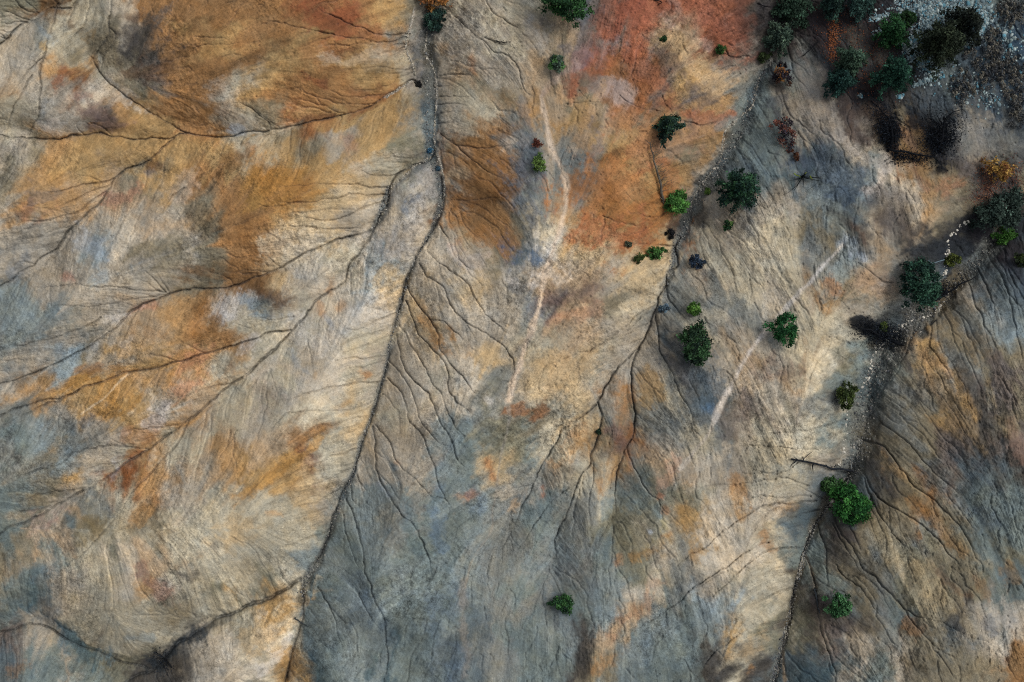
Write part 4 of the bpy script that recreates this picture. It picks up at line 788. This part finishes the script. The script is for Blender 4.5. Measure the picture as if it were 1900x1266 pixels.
# ------------------------------------------------------------------ burnt, fallen and bare wood
def dead(name, label, cat, path, r0, r1, hexc, branches=(), twig_n=0, twig_len=1.2, side=0, seed=0, needles=0, nhex=('15191f', '1c222a', '10141a'), nrad=.7, group=None, part=('trunk', 'branches', 'needles'), shoots=()):
    """path: (u, v, height) points; branches: lists of such points"""
    r_ = np.random.default_rng(900 + seed)
    p = np.array([at(u, v, hh) for (u, v, hh) in path])
    o = p[0].copy(); o[2] -= path[0][2]
    t = thing(name, o, label, cat, group)
    n = 10
    q = np.array([[np.interp(x, np.linspace(0, 1, len(p)), p[:, k]) for k in range(3)] for x in np.linspace(0, 1, n)]) - o
    q[1:-1] += r_.normal(0, r0 * .35, (n - 2, 3))
    w = Wood(); w.add(q, np.linspace(r0, r1, n), hexc, r_, 7)
    # broken root plate
    for k in range(3):
        w.add(crook(q[0], q[0] + r_.normal(0, r0 * 2.2, 3), 3, r0 * .2, r_), [r0 * .5, r0 * .3, r0 * .1], hexc, r_, 4)
    w.build(part[0], t)
    few = len(branches) + twig_n <= 10          # a few branches: each one its own part
    b = Wood(); ends = []
    for br in branches:
        if few: b = Wood()
        bp_ = np.array([at(u, v, hh) for (u, v, hh) in br]) - o
        b.add(bp_ if len(bp_) > 3 else np.vstack([crook(bp_[i], bp_[i+1], 4, .03, r_)[:-1] for i in range(len(bp_)-1)] + [bp_[-1:]]),
              np.linspace(r1 * .9, .01, len(bp_) if len(bp_) > 3 else 3 * (len(bp_) - 1) + 1), hexc, r_, 5)
        ends.append(bp_[-1])
        if few: b.build('branch', t); b = None
    d = q[-1] - q[0]; d /= np.linalg.norm(d); pr = np.array([-d[1], d[0], 0])
    for k in range(twig_n):
        s = r_.uniform(.12, .97); a = np.array([np.interp(s, np.linspace(0, 1, n), q[:, j]) for j in range(3)])
        sg = side if side and r_.random() < .85 else r_.choice([-1, 1])
        L = twig_len * r_.uniform(.4, 1.1) * (1.1 - .5 * s)
        e = a + L * (pr * sg * r_.uniform(.6, 1) + d * r_.uniform(0, .7)) + np.array([0, 0, r_.uniform(-.15, .3)])
        c5 = crook(a, e, 5, .05, r_)
        if few: b = Wood()
        b.add(c5, np.linspace(max(.018, r1 * .5), .006, 5), hexc, r_, 4); ends.append(e)
        for kk in range(2):
            j = 2 + kk; b.add(crook(c5[j], c5[j] + r_.normal(0, .3 * twig_len, 3) * np.array([1, 1, .3]), 3, .02, r_), [.012, .009, .005], hexc, r_, 4)
        if few: b.build('branch', t); b = None
    if b is not None and b.n: b.build(part[1], t)
    for sh in shoots:
        sw = Wood(); sp = np.array([at(u, v, hh) for (u, v, hh) in sh]) - o
        sw.add(crook(sp[0], sp[-1], 5, .05, r_), np.linspace(.07, .02, 5), '7c8c34', r_, 5); sw.build('shoot', t)
    if needles:
        src = np.array(ends) if len(ends) else q
        pick = r_.integers(0, len(src), needles); base = np.vstack([q[3:], src]) if not len(ends) else src
        cen = base[r_.integers(0, len(base), needles)] * np.sqrt(r_.uniform(.15, 1, (needles, 1)))  + r_.normal(0, nrad, (needles, 3)) * np.array([1, 1, .25])
        cen[:, 2] = np.abs(cen[:, 2]) * .8 + .05
        ti = np.array([lin(x) for x in nhex])[r_.integers(0, len(nhex), needles)] * np.exp(r_.normal(0, .3, (needles, 1)))
        vv_, ff, cc = leaves(cen, .075, ti, r_, lenr=3.4)
        np_mesh(part[2], vv_, ff, cc, leaf_m, t)
    return t
dead('fallen_trunk', 'grey fallen trunk with a comb of dark branches on the orange slope', 'fallen tree', [(1231, 372, .3), (1222, 330, .5), (1214, 298, .5), (1206, 266, .35)], .17, .05, '5d564c', [[(1206, 266, .35), (1195, 259, .3)], [(1206, 268, .4), (1214, 258, .3)], [(1211, 284, .5), (1225, 279, .4)]], 30, 2.0, side=-1, seed=1)
dead('fallen_trunk', 'long black log lying across the left bank above the vivid green tree', 'fallen tree', [(1581, 874, .2), (1545, 868, .45), (1510, 860, .4), (1468, 852, .25)], .13, .09, '22252a', [[(1488, 857, .4), (1494, 849, .3), (1508, 838, .1)], [(1482, 855, .4), (1472, 846, .5)], [(1478, 855, .3), (1466, 868, .1)], [(1509, 860, .4), (1509, 880, .1)], [(1548, 867, .4), (1551, 860, .3)]], 5, .6, seed=2)
dead('wooden_pole', 'thin bleached pole standing on end by the right end of the black log', 'pole', [(1579, 871, .1), (1580, 861, .25), (1581, 851, .3)], .05, .035, '8a8d8c', seed=3, part=('pole', 'branches', 'needles'))
dead('burnt_tree', 'toppled charred tree lying over the wash, small olive shrub in its branches', 'burnt tree', [(1671, 639, .3), (1645, 626, .6), (1615, 614, .8), (1578, 602, .5)], .2, .05, '14161a', [[(1640, 624, .6), (1650, 600, .6), (1640, 586, .4)], [(1632, 620, .6), (1655, 606, .4)], [(1620, 615, .6), (1612, 600, .5)], [(1610, 612, .6), (1595, 628, .3)]], 34, 1.5, seed=4, needles=2000, nrad=.5)
dead('burnt_tree', 'long thin black trunk fallen along the right bank beside the big dark green tree', 'burnt tree', [(1728, 562, .3), (1752, 549, .5), (1780, 529, .6), (1811, 513, .4)], .14, .05, '17191d', [[(1765, 542, .5), (1763, 560, .2)], [(1790, 524, .5), (1778, 510, .4)]], 16, 1.5, side=1, seed=5, needles=500, nrad=.5)
dead('dead_branch', 'short dark stick on the tan right bank of the wash', 'stick', [(1737, 594, .15), (1732, 599, .2), (1727, 604, .12)], .06, .04, '2b2b2c', seed=6, part=('stick', 'branches', 'needles'))
dead('dead_branch', 'pale forked dead branch above the big dark green tree', 'branch', [(1752, 482, 1.6), (1740, 486, 1.8), (1730, 489, 1.8), (1722, 483, 1.7)], .06, .03, '5f7078', [[(1731, 489, 1.8), (1728, 500, 1.7)]], 4, .5, seed=7)
dead('burnt_tree', 'leftmost black burnt tree, a narrow curved heap on brown soil', 'burnt tree', [(1652, 272, .4), (1656, 250, .7), (1650, 222, .8), (1618, 190, .6)], .16, .05, '121418', [[(1652, 240, .7), (1638, 228, .5)], [(1652, 262, .6), (1640, 258, .4)], [(1655, 250, .7), (1660, 236, .5)]], 30, 1.3, seed=8, needles=2000, nrad=.5)
dead('burnt_tree', 'broadest black burnt tree with one bare limb pointing right', 'burnt tree', [(1742, 281, .2), (1747, 262, .9), (1750, 240, 1.2), (1752, 218, 1.2)], .2, .08, '111317', [[(1752, 222, 1.2), (1768, 208, 1.2), (1786, 203, .8), (1792, 208, .5), (1796, 226, .2)], [(1750, 235, 1.2), (1726, 220, 1.0), (1705, 222, .7)], [(1748, 250, 1.1), (1720, 240, .8)], [(1750, 230, 1.2), (1770, 240, .9)], [(1750, 240, 1.1), (1765, 255, .7)], [(1748, 240, 1), (1710, 208, .8)], [(1749, 232, 1), (1735, 205, .9)]], 46, 1.9, seed=9, needles=2800, nrad=.7)
dead('fallen_trunk', 'charred log below the two black burnt trees with a dark heap of twigs under it', 'fallen tree', [(1648, 277, .3), (1680, 283, .5), (1710, 288, .5), (1733, 292, .5)], .13, .06, '16191d', [[(1733, 292, .5), (1742, 303, .4), (1752, 316, .2)], [(1733, 292, .5), (1736, 283, .4)], [(1735, 294, .4), (1748, 306, .3), (1746, 320, .1)], [(1700, 287, .5), (1700, 302, .2)], [(1690, 285, .5), (1694, 300, .2)], [(1715, 289, .5), (1724, 302, .2)]], 22, 1.2, side=-1, seed=10, needles=900, nrad=.4)
dead('dead_branch', 'thin dark forked branch lying on the bare grey track', 'branch', [(1490, 104, .1), (1500, 95, .2), (1509, 86, .2), (1521, 76, .1)], .055, .03, '1d1e22', [[(1506, 90, .2), (1514, 104, .05)], [(1505, 91, .2), (1501, 80, .05)]], 3, .4, seed=11)
dead('dead_branch', 'dark bent branch at the top edge left of the track', 'branch', [(1406, 6, .1), (1418, 11, .2), (1432, 13, .1)], .07, .03, '1f1d20', seed=12)
dead('dead_branch', 'small black hooked twig on the red slope at the top edge', 'twig', [(1214, 0, .1), (1224, 2, .2), (1228, 5, .2), (1221, 9, .1)], .06, .04, '1d1a1a', seed=13, part=('twig', 'branches', 'needles'))
dead('dead_branch', 'short dark stick across the foot of the long gully', 'stick', [(547, 1147, .2), (558, 1155, .25), (571, 1163, .15)], .06, .04, '3a3f42', [[(549, 1149, .2), (546, 1144, .2)]], 3, .3, seed=14, part=('stick', 'branches', 'needles'))
dead('fallen_trunk', 'slim dark log beside the pale rill at the lower right', 'fallen tree', [(1511, 1093, .15), (1515, 1112, .25), (1521, 1139, .15)], .09, .04, '33383d', seed=15)
dead('bare_shrub', 'leafless black shrub with long curved branches and a few yellow green shoots', 'shrub', [(1488, 330, .0), (1489, 329, .3), (1490, 327, .6)], .08, .05, '16191a', [[(1488, 331, .3), (1478, 345, .5), (1464, 357, .4), (1449, 364, .2)], [(1488, 332, .3), (1474, 352, .4), (1469, 370, .2)], [(1491, 330, .4), (1521, 336, .6), (1508, 347, .4), (1493, 357, .2)], [(1492, 328, .4), (1519, 330, .6), (1512, 318, .5), (1505, 308, .3)], [(1488, 328, .4), (1472, 322, .4)], [(1490, 327, .4), (1498, 312, .4)], [(1490, 332, .3), (1492, 350, .3)], [(1488, 330, .4), (1462, 336, .3)], [(1492, 330, .3), (1528, 331, .3)]], 24, 1.6, seed=16, part=('stem', 'branches', 'needles'), shoots=[[(1473, 322, .5), (1486, 330, .6)], [(1502, 327, .5), (1508, 333, .6)], [(1496, 320, .5), (1490, 326, .5)]])
dead('burnt_shrub', 'burnt black brush in the dark gully at the lower left', 'shrub', [(318, 1238, .1), (308, 1225, .4), (296, 1214, .5), (286, 1208, .3)], .07, .03, '17191b', [[(305, 1222, .4), (288, 1222, .3)], [(308, 1225, .4), (320, 1210, .3)], [(300, 1218, .4), (290, 1232, .2)]], 26, 1.3, seed=17, needles=90, nrad=.5)
dead('dead_branch', 'broken dark branch in the rill right of the long gully near the top', 'branch', [(920, 76, .15), (932, 79, .25), (948, 78, .15)], .07, .04, '2a2927', [[(928, 78, .2), (926, 84, .1)], [(938, 79, .2), (942, 74, .2)]], 4, .4, seed=18)

# ------------------------------------------------------------------ stones
def rock_mesh(r_, rad, cx=0, cy=0, cz=0):
    """an uneven flattened boulder of 14 points"""
    base = np.array([(0, 0, 1), (.8, 0, .55), (.25, .76, .55), (-.65, .47, .55), (-.65, -.47, .55), (.25, -.76, .55), (1, .1, 0), (.4, .95, 0), (-.55, .85, 0), (-1, .05, 0), (-.5, -.85, 0), (.45, -.9, 0), (0, 0, -.4)], float)
    v = base * r_.uniform(.72, 1.25, (13, 1)) * np.array([rad * r_.uniform(.8, 1.35), rad * r_.uniform(.7, 1.1), rad * r_.uniform(.5, .8)])
    a = r_.uniform(0, 6.28); c, s_ = math.cos(a), math.sin(a)
    v = np.stack([v[:, 0] * c - v[:, 1] * s_ + cx, v[:, 0] * s_ + v[:, 1] * c + cy, v[:, 2] + cz], -1)
    f = [(0, 1, 2), (0, 2, 3), (0, 3, 4), (0, 4, 5), (0, 5, 1), (1, 6, 2), (2, 6, 7), (2, 7, 3), (3, 7, 8), (3, 8, 9), (3, 9, 4), (4, 9, 10), (4, 10, 5), (5, 10, 11), (5, 11, 1), (1, 11, 6),
         (12, 7, 6), (12, 8, 7), (12, 9, 8), (12, 10, 9), (12, 11, 10), (12, 6, 11)]
    return v, np.array(f)
rr = np.random.default_rng(55)
protos = []
for i in range(6):
    v_, f_ = rock_mesh(rr, 1.0)
    protos.append((v_, f_))
def single_stone(u, v, rad, label, group, hexc):
    v_, f_ = rock_mesh(rr, rad)
    p = at(u, v)
    o = np_mesh('white_stone', v_, f_, np.tile(lin(hexc) * rr.uniform(.8, 1.1), (len(v_), 1)), rock_m, None, True, (p[0], p[1], p[2] + rad * .05))
    return tag(o, label, 'stone', group)
LINES = [([(1800, 412), (1782, 420), (1770, 432), (1761, 444), (1758, 465), (1757, 476)], 46, 'white stone in the curved row below the wide grey green tree', 'white stones of the upper curved row'),
         ([(1757, 492), (1753, 507), (1749, 520)], 14, 'white stone in the short row right of the big dark green tree', 'white stones right of the dark tree'),
         ([(1752, 558), (1744, 570), (1730, 583), (1712, 591), (1695, 594), (1680, 600), (1671, 606), (1660, 616)], 48, 'white stone in the row that rims the wash below the big dark green tree', 'white stones rimming the wash'),
         ([(1645, 633), (1632, 642), (1622, 656), (1617, 672), (1615, 687), (1610, 700), (1603, 714)], 44, 'white stone in the trickle line below the toppled charred tree', 'white stones of the trickle line'),
         ([(1575, 752), (1572, 780), (1570, 802), (1567, 830), (1560, 852), (1557, 866)], 30, 'white stone on the left edge of the wash above the black log', 'white stones above the black log')]
for pts, n, lab, grp in LINES:
    q = smooth(pts, 4); arc = np.concatenate([[0], np.cumsum(np.hypot(*np.diff(q, axis=0).T))])
    for k in range(n):
        s = rr.uniform(0, arc[-1])
        single_stone(np.interp(s, arc, q[:, 0]) + rr.normal(0, 2.0), np.interp(s, arc, q[:, 1]) + rr.normal(0, 2.0), min(.2, .085 * math.exp(rr.normal(0, .38))), lab, grp, 'd6d0c2')
single_stone(1673, 572, .17, 'left one of the three largest round pale stones, left of the big dark tree', 'three large pale stones', 'bcbcb0')
single_stone(1678, 569, .17, 'right one of the three largest round pale stones, left of the big dark tree', 'three large pale stones', 'bcbcb0')
single_stone(1676, 562, .14, 'upper and smallest of the three large round pale stones', 'three large pale stones', 'bcbcb0')

def scatter(name, pts_uv, rad, hexes, seed, flat=1.0):
    r_ = np.random.default_rng(seed)
    V_, F_, C_ = [], [], []; off = 0
    cs = np.array([lin(x) for x in hexes])
    for (u, v) in pts_uv:
        pv, pf = protos[r_.integers(0, 6)]
        s = rad * math.exp(r_.normal(0, .38)); a = r_.uniform(0, 6.28); c, s_ = math.cos(a), math.sin(a)
        p = at(u, v)
        w_ = np.stack([(pv[:, 0] * c - pv[:, 1] * s_) * s + p[0], (pv[:, 0] * s_ + pv[:, 1] * c) * s + p[1], pv[:, 2] * s * flat + p[2]], -1)
        V_.append(w_); F_.append(pf + off); off += len(pv)
        C_.append(np.tile(cs[r_.integers(0, len(cs))] * r_.uniform(.7, 1.2), (len(pv), 1)))
    o = np_mesh(name, np.vstack(V_), np.vstack(F_), np.vstack(C_), rock_m)
    o["kind"] = "stuff"
    return o
def band(pts, w, n, r_):
    q = smooth(pts, 4) if len(pts) > 2 else np.array(pts, float)
    arc = np.concatenate([[0], np.cumsum(np.hypot(*np.diff(q, axis=0).T))])
    s = r_.uniform(0, arc[-1], n)
    return np.stack([np.interp(s, arc, q[:, 0]) + r_.normal(0, w, n), np.interp(s, arc, q[:, 1]) + r_.normal(0, w, n)], -1)
g_ = []
for (pts, ws) in BEDS:
    L = np.sum(np.hypot(*np.diff(np.array(pts, float), axis=0).T))
    q = smooth(pts, 3); n = int(L * np.mean(ws) * .14)
    arc = np.linspace(0, 1, len(q)); s = rr.uniform(0, 1, n); w = np.interp(s, np.linspace(0, 1, len(ws)), ws)
    g_.append(np.stack([np.interp(s, arc, q[:, 0]) + rr.normal(0, .5, n) * w, np.interp(s, arc, q[:, 1]) + rr.normal(0, .3, n) * w], -1))
g_ = np.vstack(g_)
scatter('gravel', g_, .065, ['8a8880', '6c6d6b', '4b4d50', 'a39f95', '5c5e60', '7d7a74'], 61).update_tag()
# pale rims of the wash near the top
rim = np.vstack([band([(769, 14), (762, 45), (753, 80), (758, 104), (769, 132), (767, 148), (740, 165), (715, 182)], .9, 420, rr),
                 band([(792, 60), (790, 98), (800, 120), (808, 140), (810, 180), (806, 240), (808, 280), (818, 310), (824, 350), (820, 385), (812, 405)], .9, 560, rr),
                 band([(805, 290), (770, 308), (742, 335), (727, 345), (716, 385), (700, 415)], 1.3, 260, rr),
                 band([(1409, 142), (1399, 188), (1388, 205), (1345, 245), (1335, 300), (1295, 350), (1282, 385)], 1.0, 260, rr),
                 band([(1545, 935), (1510, 972), (1492, 1020), (1480, 1070), (1470, 1130), (1455, 1200), (1440, 1262)], 1.6, 420, rr)])
scatter('pale_gravel', rim, .06, ['a8a296', '96907f', 'b5aea0', '857f74'], 62)
# pale rubble and dry tussocks of the burnt corner
rub = np.vstack([band([(1668, 8), (1740, 22), (1830, 18)], 17, 1500, rr), band([(1735, 35), (1700, 70), (1684, 88), (1705, 108), (1722, 122), (1735, 135)], 8, 900, rr),
                 band([(1825, 30), (1825, 55), (1815, 60)], 7, 200, rr), band([(1612, 38), (1628, 32), (1645, 28)], 3.5, 90, rr), band([(1735, 140), (1715, 152), (1695, 160)], 3, 130, rr), band([(1672, 178), (1666, 182)], 2.5, 40, rr),
                 band([(1796, 83), (1806, 78)], 4, 40, rr), band([(1594, 178), (1600, 177)], 1.5, 14, rr), band([(1700, 140), (1780, 150), (1800, 180)], 14, 120, rr), band([(1620, 60), (1640, 55)], 3, 16, rr), band([(1830, 20), (1860, 70), (1890, 130)], 20, 420, rr), band([(1790, 150), (1850, 190)], 14, 120, rr)])
scatter('pale_rubble', rub, .105, ['8fa2a6', '7c9096', 'a3b0ae', '66797f', '8a9a98', '5f8a98'], 63, .7)
def tussocks():
    r_ = np.random.default_rng(71)
    pts = np.vstack([band([(1870, 0), (1885, 40)], 16, 100, r_), band([(1800, 110), (1850, 130), (1890, 160)], 18, 210, r_), band([(1770, 165), (1800, 170)], 10, 60, r_), band([(1880, 180), (1890, 230)], 10, 70, r_), band([(1835, 60), (1850, 100)], 10, 60, r_)])
    cen, ax, ti = [], [], []
    cs = [lin(x) for x in ('6d6a62', '5a5a58', '7a7568', '4a4c4e', '3c4349')]
    for (u, v) in pts:
        p = at(u, v); c = cs[r_.integers(0, 5)] * r_.uniform(.7, 1.2); R_ = r_.uniform(.16, .34)
        for k in range(26):
            a = r_.uniform(0, 6.28); rho = R_ * math.sqrt(r_.random())
            cen.append(p + np.array([math.cos(a) * rho * .7, math.sin(a) * rho * 1.2, .42 * (1 - rho / R_ * .8)])); ax.append([math.cos(a), math.sin(a), .3]); ti.append(c * r_.uniform(.7, 1.3))
    v_, f_, c_ = leaves(np.array(cen), .10, np.array(ti), r_, lenr=2.0, axis=np.array(ax))
    o = np_mesh('grass_tussocks', v_, f_, c_, leaf_m); o["kind"] = "stuff"
tussocks()
def litter():
    r_ = np.random.default_rng(72)
    A_ = band([(1549, 35), (1547, 65), (1543, 90), (1546, 115)], 6, 700, r_)
    B_ = band([(1530, 40), (1590, 60), (1620, 110), (1600, 160)], 24, 700, r_)
    C_ = band([(1820, 320), (1840, 345), (1835, 355), (1808, 372)], 9, 700, r_)
    D_ = band([(1850, 310), (1880, 340), (1895, 310)], 14, 400, r_)
    cen = []; ti = []
    for arr, hx in ((A_, ('8a5232', '7a482e', '9a6340')), (B_, ('6a4030', '7d4a34', '8f5a3a', '55362e')), (C_, ('7d5040', '8f6a50', '6a4238')), (D_, ('7a4a38', '5f4038'))):
        cs = [lin(x) for x in hx]
        for (u, v) in arr:
            cen.append(at(u, v) + np.array([0, 0, .04])); ti.append(cs[r_.integers(0, len(cs))] * r_.uniform(.7, 1.25))
    v_, f_, c_ = leaves(np.array(cen), .085, np.array(ti), r_, up_bias=1.5, lenr=1.3)
    o = np_mesh('leaf_litter', v_, f_, c_, leaf_m); o["kind"] = "stuff"
litter()
